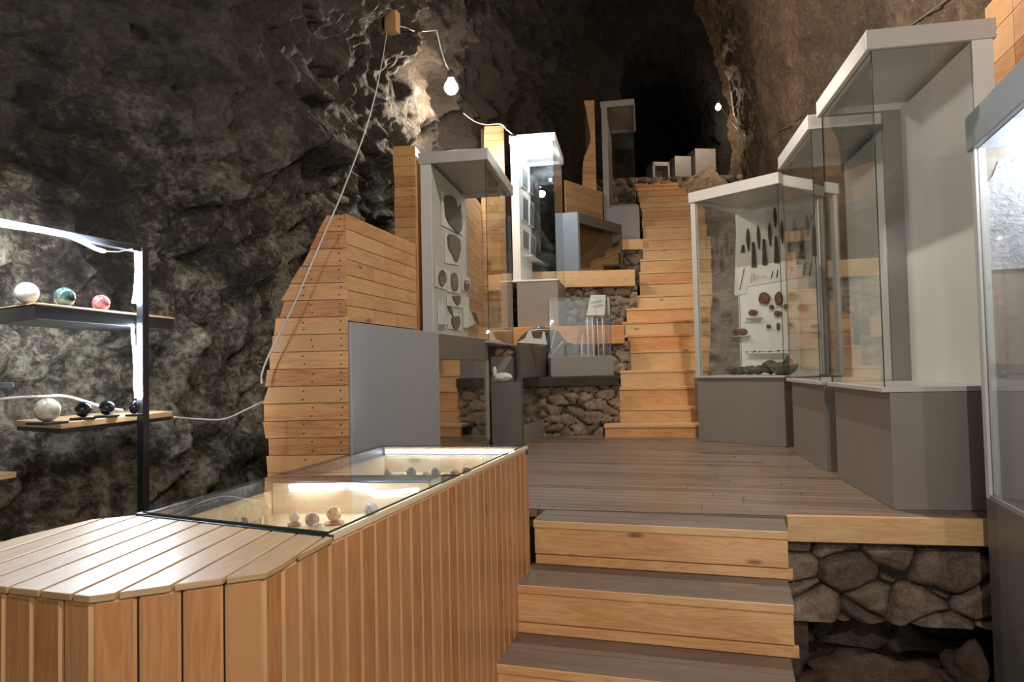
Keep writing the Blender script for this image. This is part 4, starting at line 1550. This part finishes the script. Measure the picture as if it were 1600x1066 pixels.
bay = [(460, 808, 8, 's_white', 'small pale sphere on a slate stand in the near glass bay', 0.012),
       (488, 812, 11, 's_grey', 'grey veined sphere in the middle of the near glass bay', 0.0),
       (522, 803, 11.5, 's_cream', 'cream sphere with dark pits on a brown stand in the near glass bay', 0.008),
       (580, 797, 11.5, 's_grey', 'grey sphere at the right rim of the near glass bay', 0.0),
       (497, 828, 11, 's_white', 'mottled sphere half hidden by the near edge of the near glass bay', 0.0),
       (371, 816, 7, 's_white', 'left of the two small clear spheres at the left of the near bay', 0.0),
       (381, 815, 6.5, 's_grey', 'right of the two small clear spheres at the left of the near bay', 0.0)]
for px, py, r, mt, lab, lift in bay:
    o, rr = sphere('stone_sphere', px, py, r, ZF + 0.0005, mt, lab, 'polished spheres in the near glass bay', lift=lift)
    if lift:
        m = MB(); m.lathe(o.location - Vector((0, 0, lift)), [(0, 0), (rr * 1.25, 0), (rr * 1.35, lift * 0.6), (rr * 0.8, lift), (0, lift)], 16)
        so = m.build('display_stand', 'grey_stone' if mt == 's_white' else 'brown_stone', smooth=False)
        tag(recentre(so), 'dark slate stand under the small pale sphere' if mt == 's_white' else 'brown stand under the cream pitted sphere', 'stand')
bay2 = [(606, 740, 6, 's_grey', 'leftmost sphere in the far glass bay'), (627, 745, 5.5, 's_white', 'second and smallest sphere from the left in the far glass bay'),
        (643, 738, 8, 's_grey', 'dark grey sphere third from the left in the far glass bay'), (667, 745, 8, 's_white', 'low white-rimmed sphere fourth from the left in the far glass bay'),
        (681, 738, 8, 's_grey', 'grey sphere fifth from the left in the far glass bay'), (697, 749, 9, 's_quartz', 'sphere nearest the plank side of the far glass bay'),
        (712, 742, 9, 's_cream', 'cream sphere second from the right in the far glass bay'), (729, 737, 7.5, 's_red', 'rightmost brownish sphere in the far glass bay')]
for px, py, r, mt, lab in bay2:
    sphere('stone_sphere', px, py, r, ZF + 0.0005, mt, lab, 'polished spheres in the far glass bay')

# ------------------------------------------------------------------ black metal shelf frame at the left
Nn = at(94, 660.5, 2.30); z_s2 = atz(94, 660.5, 0.57)
sz2 = 0.565
n2_ = atz(94.5, 660.5, sz2); l2_ = atz(24, 657, sz2); rr2 = atz(270, 642.5, sz2)
sz1 = 0.953
n1_ = Vector((-.677 * 2.205, 2.205, sz1)); n1_ = atz(55, 472.5, sz1)
sh = thing('shelf_rack', 'black metal shelf rack with glowing light strip against the left rock', 'shelf', (-1.55, 2.7, -0.82))
pp = at(215, 500, 2.67)
FPo = Fr(pp.x, 2.67, 17)
ztop = at(207, 385, 2.67).z
m = MB(); m.box(FPo, -0.005, 0.025, 0.0, 0.03, -0.82, ztop); m.build('post', 'black_metal', sh, bevel=0.002)
# top beam toward the viewer's left
b0 = at(215, 383, 2.67); b1 = at(-60, 330, 2.05)
m = MB()
dirb = Vector((b1.x - b0.x, b1.y - b0.y, 0)); Lb = dirb.length
FBm = Fr(b0.x, b0.y, math.degrees(math.atan2(-dirb.x, -dirb.y)))
m.box(FBm, -0.02, 0.012, -Lb, 0.0, ztop - 0.022, ztop + 0.002); m.build('beam', 'black_metal', sh, bevel=0.002)
ypost = (rr2 - n2_)


def shelf_board(n, l, r, z, tw, tm, woodm):
    """n near corner, l left corner, r right corner (at height z): timber board over a black metal frame"""
    back = l + (r - n)
    pl = [(n.x, n.y), (r.x, r.y), (back.x, back.y), (l.x, l.y)]
    m = MB(); m.prism(pl, z - tw, z, grain=(r.x - n.x, r.y - n.y, 0)); m.build('shelf_board', woodm, sh, bevel=0.002)
    m = MB()
    q = inset([Vector((a_, b_, 0)) for a_, b_ in pl], 0.003)
    m.prism([(p.x, p.y) for p in q], z - tw - tm, z - tw - 0.0005); m.build('shelf_frame', 'black_metal', sh, bevel=0.002)


shelf_board(n2_, l2_, rr2, sz2, 0.022, 0.014, 'pine_top')
r1_ = at(272, 495, 2.9)
r1_ = on_plane(273, 496, Vector((0, 0, sz1)), Vector((0, 0, 1)))
l1_ = n1_ + Vector((-0.30, 0.20, 0))
l1_ = n1_ + (l2_ - n2_)
shelf_board(n1_, l1_, r1_, sz1, 0.006, 0.046, 'pine_top')
# parts of further shelves at the left edge
for (px, py, z, dk, lab) in ((22, 597, at(22, 592, 2.25).z, True, ''), (26, 737, at(26, 738, 2.1).z, False, '')):
    c = atz(px, py, z) if abs(z - .72) > .02 else at(px, py, 2.25)
    c = at(px, py, 2.2)
    d_ = Vector((-0.8, 0.25, 0)); e_ = Vector((0.05, 0.3, 0))
    c = at(px, py, 2.35); e_ = Vector((-0.09, -0.3, 0))
    pl = [(c.x, c.y), (c.x + e_.x, c.y + e_.y), (c.x + d_.x + e_.x, c.y + d_.y + e_.y), (c.x + d_.x, c.y + d_.y)]
    m = MB(); m.prism(pl, c.z - 0.02, c.z, grain=tuple(d_)); m.build('shelf_board', 'black_metal' if dk else 'pine_top', sh, bevel=0.002)
# light strips
_bn = Vector((math.cos(math.atan2(-dirb.x, -dirb.y)), -math.sin(math.atan2(-dirb.x, -dirb.y)), 0))
_bp = Vector((b0.x, b0.y, 0)) + _bn * 0.03
_pp0 = FPo.p(-0.018, -0.012)
b = lambda x, y, Y: on_plane(x, y, _bp, _bn)
bv = lambda x, y, Y: on_plane(x, y, _pp0, Vector((0, 1, 0)))
led([b(-40, 342, 2.08), b(0, 351, 2.16), b(60, 360, 2.32), b(108, 369, 2.43), b(130, 379, 2.48), b(150, 389, 2.53), b(163, 393, 2.56)], 0.006, 'led', 'led_strip', sh, 'sagging glowing white strip under the top beam')
led([b(163, 393, 2.56), b(185, 393, 2.6), b(207, 388, 2.64)], 0.0022, 'cable_dark', 'strip_wire', sh)
led([bv(213, 389, 2.64), bv(214, 420, 2.64), bv(212, 455, 2.64), bv(209, 474, 2.64)], 0.0068, 'led', 'led_strip', sh)
led([bv(207, 508, 2.64), bv(209, 540, 2.64), bv(212, 580, 2.64), bv(211, 600, 2.64), bv(213, 622, 2.64)], 0.0055, 'led', 'led_strip', sh)
# spheres on shelves
for px, py, r, mt, lab, z in ((42, 457, 17, 's_white', 'white marble sphere, leftmost on the upper left shelf', sz1), (101, 463, 15.5, 's_green', 'dark green sphere in the middle of the upper left shelf', sz1), (158, 469.5, 13, 's_red', 'reddish brown sphere at the right of the upper left shelf', sz1)):
    # shelf seen from just below: carry the sphere on the front line of the board
    t_ = (px - 55) / (273 - 55)
    base = n1_.lerp(r1_, t_) + (l1_ - n1_) * 0.16
    if px < 55: base = n1_.lerp(l1_, 0.16) + (r1_ - n1_) * 0.03
    rad = r / FPX * base.y
    d = ray(px, py); Yc = base.y
    c = at(px, py, Yc)
    o, _ = sphere('stone_sphere', px, 700, 5, 0.2, mt, lab, 'polished spheres on the upper left shelf')
    s_ = rad / _
    o.scale = (s_, s_, s_)
    o.location = (c.x, Yc, sz1 + 0.0005)
for px, py, r, mt, lab, sq in ((74, 640.5, 18.5, 's_quartz', 'large milky quartz sphere on the lower left shelf', 1.0), (130, 640, 12, 's_dark', 'black sphere beside the milky sphere on the lower left shelf', 1.0), (167, 637, 11.5, 's_dark', 'blue-black sphere third along the lower left shelf', 1.0), (209.5, 637, 8, 's_dark', 'small black egg under the light strip on the lower left shelf', 1.25)):
    lift = 0.008
    o, rr = sphere('stone_sphere', px, py, r, sz2 + 0.0005, mt, lab, 'polished stones on the lower left shelf', sq, lift)
    m = MB(); hw = rr * 1.1
    Fq = Fr(o.location.x, o.location.y, 20)
    m.box(Fq, -hw, hw, -hw, hw, sz2 + 0.0004, sz2 + lift)
    tag(recentre(m.build('display_stand', 'plastic_dark', bevel=0.001)), 'flat black square stand under the ' + lab.split(' on ')[0].split(' beside ')[0].split(' third')[0].split(' under')[0], 'stand', 'black stands on the lower left shelf')

# ------------------------------------------------------------------ exhibits in L1, L2, R3
# R3 board plane
bp0 = F3.p(W3 - 0.041, 0, 0); bn = -F3.u


def brd(px, py, d=0.0):
    return on_plane(px, py, bp0, F3.u) + bn * d


def poly_item(name, pts, t, mat, label, cat, group=None, d=0.001, bevel=0.0015):
    m = MB(); m.slab([brd(x, y, d) for x, y in pts], bn, t)
    o = m.build(name, mat, bevel=bevel)
    return tag(recentre(o), label, cat, group)


def crop4(x, y):
    return 1130 + x / 5.924, 280 + y / 5.917


poly_item('mount_card', [crop4(128, 250), crop4(105, 1066), (1150, 462), (1166, 459), (1168, 448), (1260, 432), (1285, 425), (1278, 300), (1187, 333)], 0.004, 'card', 'large white card carrying the black spearheads in the turned case', 'card', bevel=0.0)
leaves = [(230, 455, 240, 670, 28, 'first black leaf blade from the left on the white card'), (325, 428, 337, 650, 24, 'second black leaf blade from the left on the white card'),
          (433, 405, 440, 622, 26, 'third black leaf blade from the left on the white card'), (482, 260, 490, 450, 28, 'topmost black leaf blade on the white card'),
          (545, 380, 553, 595, 26, 'black leaf blade next right of the topmost one'), (660, 360, 670, 565, 28, 'sixth black leaf blade, seen through two panes'),
          (780, 328, 792, 535, 30, 'rightmost black leaf blade on the white card')]


def outline_leaf(x0, y0, x1, y1, w, prof):
    L_, R_ = [], []
    for i, (t_, k) in enumerate(prof):
        x = x0 + (x1 - x0) * t_; y = y0 + (y1 - y0) * t_
        L_.append((x - w / 2 * k, y)); R_.append((x + w / 2 * k, y))
    return [crop4(*p) for p in L_] + [crop4(*p) for p in reversed(R_)]


leafp = [(0.0, 0.08), (0.12, 0.45), (0.3, 0.85), (0.48, 1.0), (0.65, 0.85), (0.82, 0.5), (1.0, 0.12)]
sockp = [(0.0, 0.35), (0.05, 0.45), (0.3, 0.6), (0.6, 0.78), (0.88, 0.95), (0.93, 1.12), (1.0, 1.08)]
for x0, y0, x1, y1, w, lab in leaves:
    poly_item('leaf_blade', outline_leaf(x0, y0, x1, y1, w * 1.15, leafp), 0.010, 'bronze', lab, 'blade', 'black leaf blades on the white card', d=0.006, bevel=0.002)
socks = [(282, 583, 292, 815, 40, 'first black tapering socket point from the left'), (380, 555, 392, 795, 40, 'second black tapering socket point from the left'),
         (491, 530, 502, 773, 42, 'third black tapering socket point from the left'), (606, 492, 614, 752, 42, 'fourth socket point with a reddish lower half'),
         (727, 465, 737, 733, 46, 'fifth tapering socket point from the left'), (845, 430, 862, 712, 54, 'rightmost and widest tapering socket point')]
for x0, y0, x1, y1, w, lab in socks:
    poly_item('socket_point', outline_leaf(x0, y0, x1, y1, w, sockp), 0.014, 'bronze', lab, 'blade', 'black socket points on the white card', d=0.006, bevel=0.002)
poly_item('small_point', [crop4(180, 608), crop4(196, 610), crop4(203, 680), crop4(170, 683)], 0.01, 'bronze', 'short stubby black point at the far left of the white card', 'blade', d=0.006)
rods = [(200, 825, 158, 1025, 7, 'long slanted black rod at the lower left of the card'), (272, 865, 262, 960, 4, 'longer of two thin grey pins left of the pin row'), (293, 875, 287, 945, 5, 'second thin grey pin in the pin row'),
        (315, 888, 310, 930, 3.5, 'third thin grey pin in the pin row'), (338, 890, 334, 920, 3.5, 'fourth thin grey pin in the pin row'), (360, 892, 356, 915, 3.5, 'fifth thin grey pin in the pin row'), (385, 895, 402, 905, 4, 'tiny hooked grey pin ending the pin row'),
        (464, 848, 450, 915, 8, 'short thick black rod below the third socket point'), (510, 838, 500, 910, 9, 'knobbed black rod beside the short thick one'),
        (645, 815, 632, 850, 8, 'small black rod pair piece below the fourth socket point'), (763, 770, 742, 905, 7, 'long thin black rod below the fifth socket point'), (822, 770, 802, 888, 8, 'knobbed long black rod at the lower right of the card')]
for x0, y0, x1, y1, w, lab in rods:
    a_, b_ = brd(*crop4(x0, y0), 0.011), brd(*crop4(x1, y1), 0.011)
    m = MB(); rr = w / 5.92 / FPX * 6.4 * 0.5
    n_ = 6
    rad = [rr * (1.25 if ('knob' in lab and i % 2) else 1.0) for i in range(n_ + 1)]
    m.tube([a_.lerp(b_, i / n_) for i in range(n_ + 1)], rad, 7)
    tag(recentre(m.build('thin_rod', 'bronze', smooth=True)), lab, 'pin', 'thin rods on the white card')


def crop1b(x, y):
    return 1140 + x / 5.331, 400 + y / 5.33


def blob(cx, cy, rx, ry, seed, n=14):
    return [crop1b(cx + rx * math.cos(2 * math.pi * k / n) * (1 + 0.18 * noise.noise(Vector((k, seed, 0.5)))), cy + ry * math.sin(2 * math.pi * k / n) * (1 + 0.18 * noise.noise(Vector((k, seed, 9.5))))) for k in range(n)]


stones = [(296, 355, 48, 52, 'brown_stone', 'large round brown flake upper left on the lower board'), (418, 358, 32, 60, 'brown_stone', 'brown flask-shaped flake with a knob on top'),
          (532, 335, 42, 36, 'green_stone', 'pale greenish pointed flake behind the pane line'), (612, 433, 38, 26, 'pink_stone', 'pink flake at the right of the lower board'),
          (358, 428, 18, 20, 'brown_stone', 'small dark red pebble between the brown flakes'), (474, 422, 18, 22, 'green_stone', 'small green pebble right of the flask-shaped flake'),
          (408, 480, 32, 24, 'grey_stone', 'dark grey lump below the flask-shaped flake'), (203, 473, 38, 26, 'brown_stone', 'brown wedge on the small white shelf'),
          (333, 588, 16, 17, 'grey_stone', 'tiny grey pebble in the lower row'), (413, 588, 11, 32, 'brown_stone', 'thin upright tan flake in the lower row'),
          (513, 575, 12, 18, 'brown_stone', 'tiny tan pebble at the pane line'), (715, 588, 34, 18, 'grey_stone', 'flat grey flake on the right small shelf'),
          (112, 632, 42, 27, 'brown_stone', 'dark brown lump on the far left small shelf')]
for i, (cx, cy, rx, ry, mt, lab) in enumerate(stones):
    poly_item('stone_flake', blob(cx, cy, rx, ry, i * 2.1), 0.03, mt, lab, 'stone', 'stone flakes on the lower board', d=0.002, bevel=0.008)
for (xa_, xb_, yy, lab) in ((145, 275, 516, 'small white shelf under the brown wedge'), (40, 175, 668, 'small white shelf under the dark brown lump at the far left'), (670, 790, 632, 'small white shelf under the flat grey flake'), (160, 490, 811, 'thin white shelf under the row of small dark beads')):
    a_ = brd(*crop1b(xa_, yy), 0.0015); b_ = brd(*crop1b(xb_, yy - 4), 0.0015)
    m = MB(); m.slab([a_, b_, b_ + bn * 0.05, a_ + bn * 0.05], (0, 0, -1), 0.006)
    tag(recentre(m.build('small_shelf', 'white_board')), lab, 'shelf')
m = MB()
n_ = 42
for i in range(n_):
    x = 150 + (710 - 150) * i / (n_ - 1); y = 798 - 25 * (i / n_) ** 2 + random.uniform(-3, 3)
    rr = random.choice([0.004, 0.006, 0.009]) if i < 28 else 0.004
    c = brd(*crop1b(x, y), 0.02)
    m.lathe(c, [(0, -rr), (rr * .8, -rr * .5), (rr, 0), (rr * .8, rr * .5), (0, rr)], 6)
o = m.build('bead_string', 'bronze', smooth=True)
tag(recentre(o), 'long string of small dark beads along the thin white shelf', 'beads')
# heap at the foot of R3
zfl = 0.591
heap = [(60, 968, 0.10, 'grey_stone', 'brown wedge stone at the left foot of the spearhead case', (1.6, 0.7, 0.5)), (150, 965, 0.075, 'green_stone', 'pale knobbly stone in the heap under the bead string', (1.2, 0.8, 0.7)),
        (230, 968, 0.085, 'grey_stone', 'dark knobbly stone in the middle of the heap', (1.2, 0.8, 0.6)), (320, 950, 0.09, 'grey_stone', 'darkest large stone in the heap', (1.3, 0.8, 0.8)), (410, 955, 0.08, 'grey_stone', 'jagged dark stone beside the bowl', (1.1, 0.8, 0.9)), (470, 930, 0.075, 'grey_stone', 'upright dark stone leaning at the bowl rim', (0.8, 0.8, 1.3))]
for i, (x, y, r, mt, lab, sq) in enumerate(heap):
    px, py = crop1b(x, y)
    t_ = px
    base = F3.p(0.42, 0, 0)
    p = on_plane(px, 575, base, F3.u)
    vv = (p - F3.o).dot(F3.v)
    vv = max(0.14, min(L3 - 0.16, vv))
    q = F3.p(0.42 + 0.04 * (i % 2), vv, zfl)
    boulder('heap_stone', q, r * 0.82, lab, i + 11, sq, mt, 'stone', 'stones heaped at the foot of the spearhead case')
p = on_plane(crop1b(590, 900)[0], 572, F3.p(0.40, 0, 0), F3.u)
vv = max(0.20, (p - F3.o).dot(F3.v))
c = F3.p(0.36, vv, zfl)
m = MB(); m.lathe(c, [(0, 0.0), (0.06, 0.0), (0.105, 0.04), (0.135, 0.095), (0.128, 0.096), (0.10, 0.05), (0.0, 0.03)], 28)
tag(recentre(m.build('stone_bowl', 'green_stone', smooth=True)), 'wide greenish stone bowl at the foot of the spearhead case', 'bowl')

# L1: plaques on the side panel (faces right)
lp0 = FL1.p(0.0905, 0, 0); ln = FL1.u


def l1p(px, py, d=0.0):
    return on_plane(px, py, lp0, FL1.u) + ln * d


def cr(x, y):
    return 660 + x / 3.808, 260 + y / 3.807


M['plaque_dark'] = marble('plaque_dark', srgb(38, 34, 30), srgb(80, 72, 62), 8, 0.5)
M['plaque_tan'] = marble('plaque_tan', srgb(128, 104, 80), srgb(86, 68, 52), 8, 0.6)
def smooth_poly(pts, k=4):
    n = len(pts); out = []
    for i in range(n):
        p0, p1, p2, p3 = pts[i - 1], pts[i], pts[(i + 1) % n], pts[(i + 2) % n]
        for j in range(k):
            t_ = j / k
            out.append(tuple(0.5 * (2 * b_ + (c_ - a_) * t_ + (2 * a_ - 5 * b_ + 4 * c_ - d_) * t_ ** 2 + (3 * b_ - a_ - 3 * c_ + d_) * t_ ** 3) + random.uniform(-1.2, 1.2) for a_, b_, c_, d_ in zip(p0, p1, p2, p3)))
    return out


pl = [((108, 140), (232, 225), (232, 410), (108, 350), [(125, 180), (180, 190), (200, 250), (222, 230), (228, 330), (208, 400), (160, 355), (130, 300)], 'plaque_dark', 'large black stone plaque at the top of the left case'),
      ((130, 400), (222, 452), (218, 590), (130, 575), [(145, 405), (205, 430), (215, 490), (195, 570), (165, 520), (145, 480)], 'plaque_tan', 'half dark, half tan stone plaque second from the top in the left case'),
      ((72, 585), (140, 625), (140, 738), (72, 715), [(90, 640), (108, 615), (128, 650), (125, 690), (105, 715), (88, 680)], 'plaque_tan', 'small square panel with a tan medallion at the lower left of the plaques'),
      ((147, 620), (222, 655), (222, 760), (147, 745), [(162, 645), (190, 640), (200, 700), (192, 740), (168, 730)], 'plaque_tan', 'square panel with an upright tan fragment in the lower row'),
      ((232, 650), (280, 668), (280, 742), (232, 738), [(240, 685), (262, 680), (268, 730), (245, 735)], 'plaque_tan', 'narrow small panel at the right of the lower row'),
      ((142, 765), (272, 780), (272, 850), (142, 830), [(170, 770), (215, 778), (205, 825), (185, 810)], 'plaque_tan', 'wide low panel with a pointed tan fragment'),
      ((150, 862), (225, 880), (225, 980), (150, 965), [(165, 900), (185, 895), (205, 895), (212, 940), (190, 975), (170, 950)], 'plaque_tan', 'panel with a brown heart-shaped fragment near the bottom')]
for a_, b_, c_, d__, inner, mt, lab in pl:
    t = thing('stone_plaque', lab, 'plaque', l1p(*cr(*d__), 0), 'plaques on the left case panel')
    m = MB(); m.slab([l1p(*cr(*q), 0.003) for q in (a_, b_, c_, d__)], ln, 0.008); _bc = m.build('backing_card', 'card', t)
    m = MB(); m.slab([l1p(*cr(*q), 0.012) for q in smooth_poly(inner)], ln, 0.012); m.build('stone', mt, t, bevel=0.002)
for pts, lab in (([(85, 800), (135, 935), (90, 942)], 'white triangular wedge holding a dark flake at the lower left'), ([(240, 840), (290, 930), (242, 960)], 'white triangular wedge holding a dark flake at the lower right')):
    t = thing('wedge_mount', lab, 'mount', l1p(*cr(*pts[2]), 0), 'triangular mounts in the left case')
    m = MB(); m.slab([l1p(*cr(*q), 0.003) for q in pts], ln, 0.05); m.build('wedge', 'card', t)
    x, y = pts[0][0] + 22, pts[0][1] + 30
    m = MB(); m.slab([l1p(*cr(*q), 0.055) for q in ((x, y), (x + 22, y + 4), (x + 40, y + 70), (x + 15, y + 40))], ln, 0.01); m.build('flake', 'plaque_dark', t)

# L2: framed pictures
lp2 = FL2.p(0.0905, 0, 0)


def l2p(px, py, d=0.0):
    return on_plane(px, py, lp2, FL2.u) + FL2.u * d


def cr5(x, y):
    return 640 + x / 2.9615, 200 + y / 2.961


M['print'] = marble('print', srgb(60, 66, 66), srgb(176, 180, 176), 12, 0.4)
fr6 = [((515, 175), (543, 200), (543, 290), (515, 272), 'upper left'), ((550, 215), (570, 232), (570, 315), (550, 300), 'upper right'),
       ((517, 310), (545, 330), (545, 445), (517, 425), 'middle left'), ((550, 335), (572, 352), (572, 465), (550, 450), 'middle right'),
       ((518, 465), (548, 485), (548, 570), (518, 555), 'lower left'), ((553, 490), (580, 508), (580, 600), (553, 580), 'lower right')]
for a_, b_, c_, d__, lab in fr6:
    t = thing('framed_picture', lab + ' of the six framed grey pictures in the brightly lit case', 'picture', l2p(*cr5(*d__), 0), 'six framed pictures in the lit case')
    q4 = [a_, b_, c_, d__]
    m = MB(); m.slab([l2p(*cr5(*q), 0.002) for q in q4], FL2.u, 0.012); _fr = m.build('frame', 'white_board', t)
    cc = (sum(q[0] for q in q4) / 4, sum(q[1] for q in q4) / 4)
    m = MB(); m.slab([l2p(*cr5(cc[0] + (q[0] - cc[0]) * .8, cc[1] + (q[1] - cc[1]) * .86), 0.0145) for q in q4], FL2.u, 0.002); m.build('print', 'print', t)
m = MB()
pA_, pB_ = l2p(*cr5(520, 590), 0.002), l2p(*cr5(606, 640), 0.002)
m.slab([pA_, pB_, pB_ + FL2.u * 0.12, pA_ + FL2.u * 0.12], (0, 0, -1), 0.012)
tag(recentre(m.build('small_shelf', 'white_board')), 'small white shelf below the framed pictures in the brightly lit case', 'shelf')

# ------------------------------------------------------------------ bulbs, lamp head, cables


def bulb_at(c, label, cable_up, size=0.035, mat='bulb', power=30, color=WARM, dr=(0, 0, 1)):
    t = thing('light_bulb', label, 'light bulb', c)
    m = MB()
    prof = [(0.0, -size), (size * .55, -size * .86), (size * .9, -size * .4), (size, 0), (size * .88, size * .45), (size * .55, size * .95), (size * .38, size * 1.3)]
    m.lathe(c, prof, 20)
    m.build('glass_globe', mat, t, smooth=True)
    m = MB()
    m.lathe(c, [(size * .40, size * 1.3), (size * .5, size * 1.35), (size * .5, size * 2.3), (size * .2, size * 2.6), (0, size * 2.6)], 14)
    m.build('socket', 'plastic_dark', t, smooth=False)
    l = light('bulb_light', 'POINT', c + Vector((0, 0, -size * 1.8)), power, color, 0.06)
    return t


def cable(pts, r, mat, label, name='cable', smooth_n=6):
    # Catmull-Rom through pts
    P_ = [Vector(p) for p in pts]
    out = []
    for i in range(len(P_) - 1):
        p0 = P_[max(i - 1, 0)]; p1 = P_[i]; p2 = P_[i + 1]; p3 = P_[min(i + 2, len(P_) - 1)]
        for s_ in range(smooth_n):
            t_ = s_ / smooth_n
            out.append(0.5 * ((2 * p1) + (p2 - p0) * t_ + (2 * p0 - 5 * p1 + 4 * p2 - p3) * t_ ** 2 + (3 * p1 - p0 - 3 * p2 + p3) * t_ ** 3))
    out.append(P_[-1])
    m = MB(); m.tube(out, r, 7)
    o = m.build(name, mat, smooth=True)
    return tag(recentre(o), label, 'cable')


hb = rock_hit(705, 135)
print('rock at bulb', hb)
Yb1 = min(hb.y - 0.28, 7.0)
bc = at(705, 137, Yb1)
bulb_at(bc, 'glowing bare bulb hanging by the rock at the upper centre', None, 0.07, power=62)
blk = rock_hit(612, 34, 0.05)
t = thing('wooden_block', 'small wooden block fixed high on the rock where the cables meet', 'block', blk)
m = MB(); fb = Fr(blk.x, blk.y, 20)
m.box(fb, -0.055, 0.055, -0.03, 0.05, blk.z - 0.095, blk.z + 0.085, 'z'); m.build('body', 'pine', t, bevel=0.004)
k1 = at(682, 47, min(Yb1 - 0.05, rock_hit(682, 47).y - 0.08))


def off_rock(px, py, Y):
    return at(px, py, min(Y, rock_hit(px, py).y - 0.06))



cable([blk + Vector((0.04, -0.03, -0.05)), off_rock(633, 43, 9), off_rock(646, 48, 9), off_rock(662, 49, 9), k1], 0.006, 'cable', 'white cable running from the wooden block to above the bulb')
cable([k1, off_rock(690, 80, Yb1), off_rock(697, 100, Yb1), bc + Vector((0, 0, 0.15))], 0.007, 'cable', 'white cord the bare bulb hangs from')
yy0 = blk.y - 0.05
ptsc = []
for (x, y, f) in ((605, 47, 0.0), (598, 90, 0.12), (588, 140, 0.28), (575, 190, 0.42), (558, 240, 0.55), (535, 300, 0.7), (518, 340, 0.80), (492, 400, 0.9), (462, 470, 0.95), (435, 525, 0.97), (418, 560, 0.98), (409, 585, 1.0), (409, 600, 1.0)):
    ptsc.append(at(x, y, yy0 + (3.27 - yy0) * min(1.0, f / 0.78)))
cable(ptsc, 0.0045, 'cable', 'long white cable sagging from the wooden block past the plank tower')
cable([at(272, 652, 2.75), at(310, 655, 2.9), at(350, 655, 3.0), at(385, 640, 3.1), at(412, 627, 3.2)], 0.0035, 'cable', 'white cable running from the lower left shelf to the plank tower')
cable([at(-20, 626, 2.3), at(20, 622, 2.35), at(60, 620, 2.4), at(100, 619, 2.5), at(135, 628, 2.6), at(165, 637, 2.75), at(192, 641, 2.9)], 0.005, 'cable', 'white cable looping behind the spheres on the lower left shelf')
# lamp head at L2
hd = at(803, 216, 8.06)
t = thing('lamp_head', 'small glaring white lamp clipped to the brightly lit case', 'lamp', hd)
m = MB(); m.tube([hd + Vector((0, 0.03, 0.04)), hd + Vector((0, 0, 0)), hd + Vector((0.0, -0.035, -0.03))], [0.03, 0.04, 0.045], 14); _hs = m.build('housing', 'plastic_dark', t)
m = MB(); m.tube([hd + Vector((0, -0.037, -0.032)), hd + Vector((0, -0.045, -0.04))], [0.042, 0.040], 14); m.build('lens', 'led_head', _hs)
light('lamp_head_light', 'POINT', hd + Vector((0.02, -0.16, -0.12)), 22, COOL, 0.05)
m = MB()
cable([at(724, 177, 8.0), at(742, 190, 8.0), at(760, 195, 7.95), at(782, 194, 7.95), at(792, 203, 8.0), hd + Vector((0, 0.02, 0.04))], 0.006, 'cable', 'white cable draped over the plank wall to the glaring lamp')
# unseen point light inside L2, no strip is built
m = MB(); m.box(FL2, 0.12, wl2 - 0.05, 0.06, 0.09, at(830, 224, 8.12).z + 0.006, at(830, 224, 8.12).z + 0.03)
lb = light('case_fill_light', 'POINT', tuple(FL2.p(wl2 / 2 + 0.04, 0.45, at(830, 224, 8.12).z - 0.05)), 11, COOL, 0.02)
# no further lights in the right-hand cases

# bulb 3 near the tunnel
h3 = rock_hit(1123, 165)
print('rock at bulb3', h3)
Y3 = min(h3.y - 0.3, 12.6)
b3 = at(1122, 168, Y3)
bulb_at(b3, 'distant glowing bulb at the right lip of the tunnel', None, 0.05, power=22)
pts = [b3 + Vector((0, 0, 0.13)), rock_hit(1135, 180, 0.05), rock_hit(1165, 213, 0.04), rock_hit(1215, 205, 0.04), rock_hit(1252, 180, 0.04), rock_hit(1285, 145, 0.04), rock_hit(1320, 115, 0.04), rock_hit(1380, 70, 0.04), rock_hit(1440, 28, 0.04), rock_hit(1490, -8, 0.04)]
cable(pts, 0.007, 'cable_dark', 'brown cable strung up the right rock wall from the distant bulb')
# spots near the added lights; no bulbs are built here
for c, lab in ((Vector((0.95, -0.15, 1.83)), 'added light behind the photographer'), (Vector((1.45, 4.6, 3.65)), 'added light over the deck above the view'), (Vector((2.0, 8.6, 5.0)), 'added light over the long stairs above the view')):
    pass
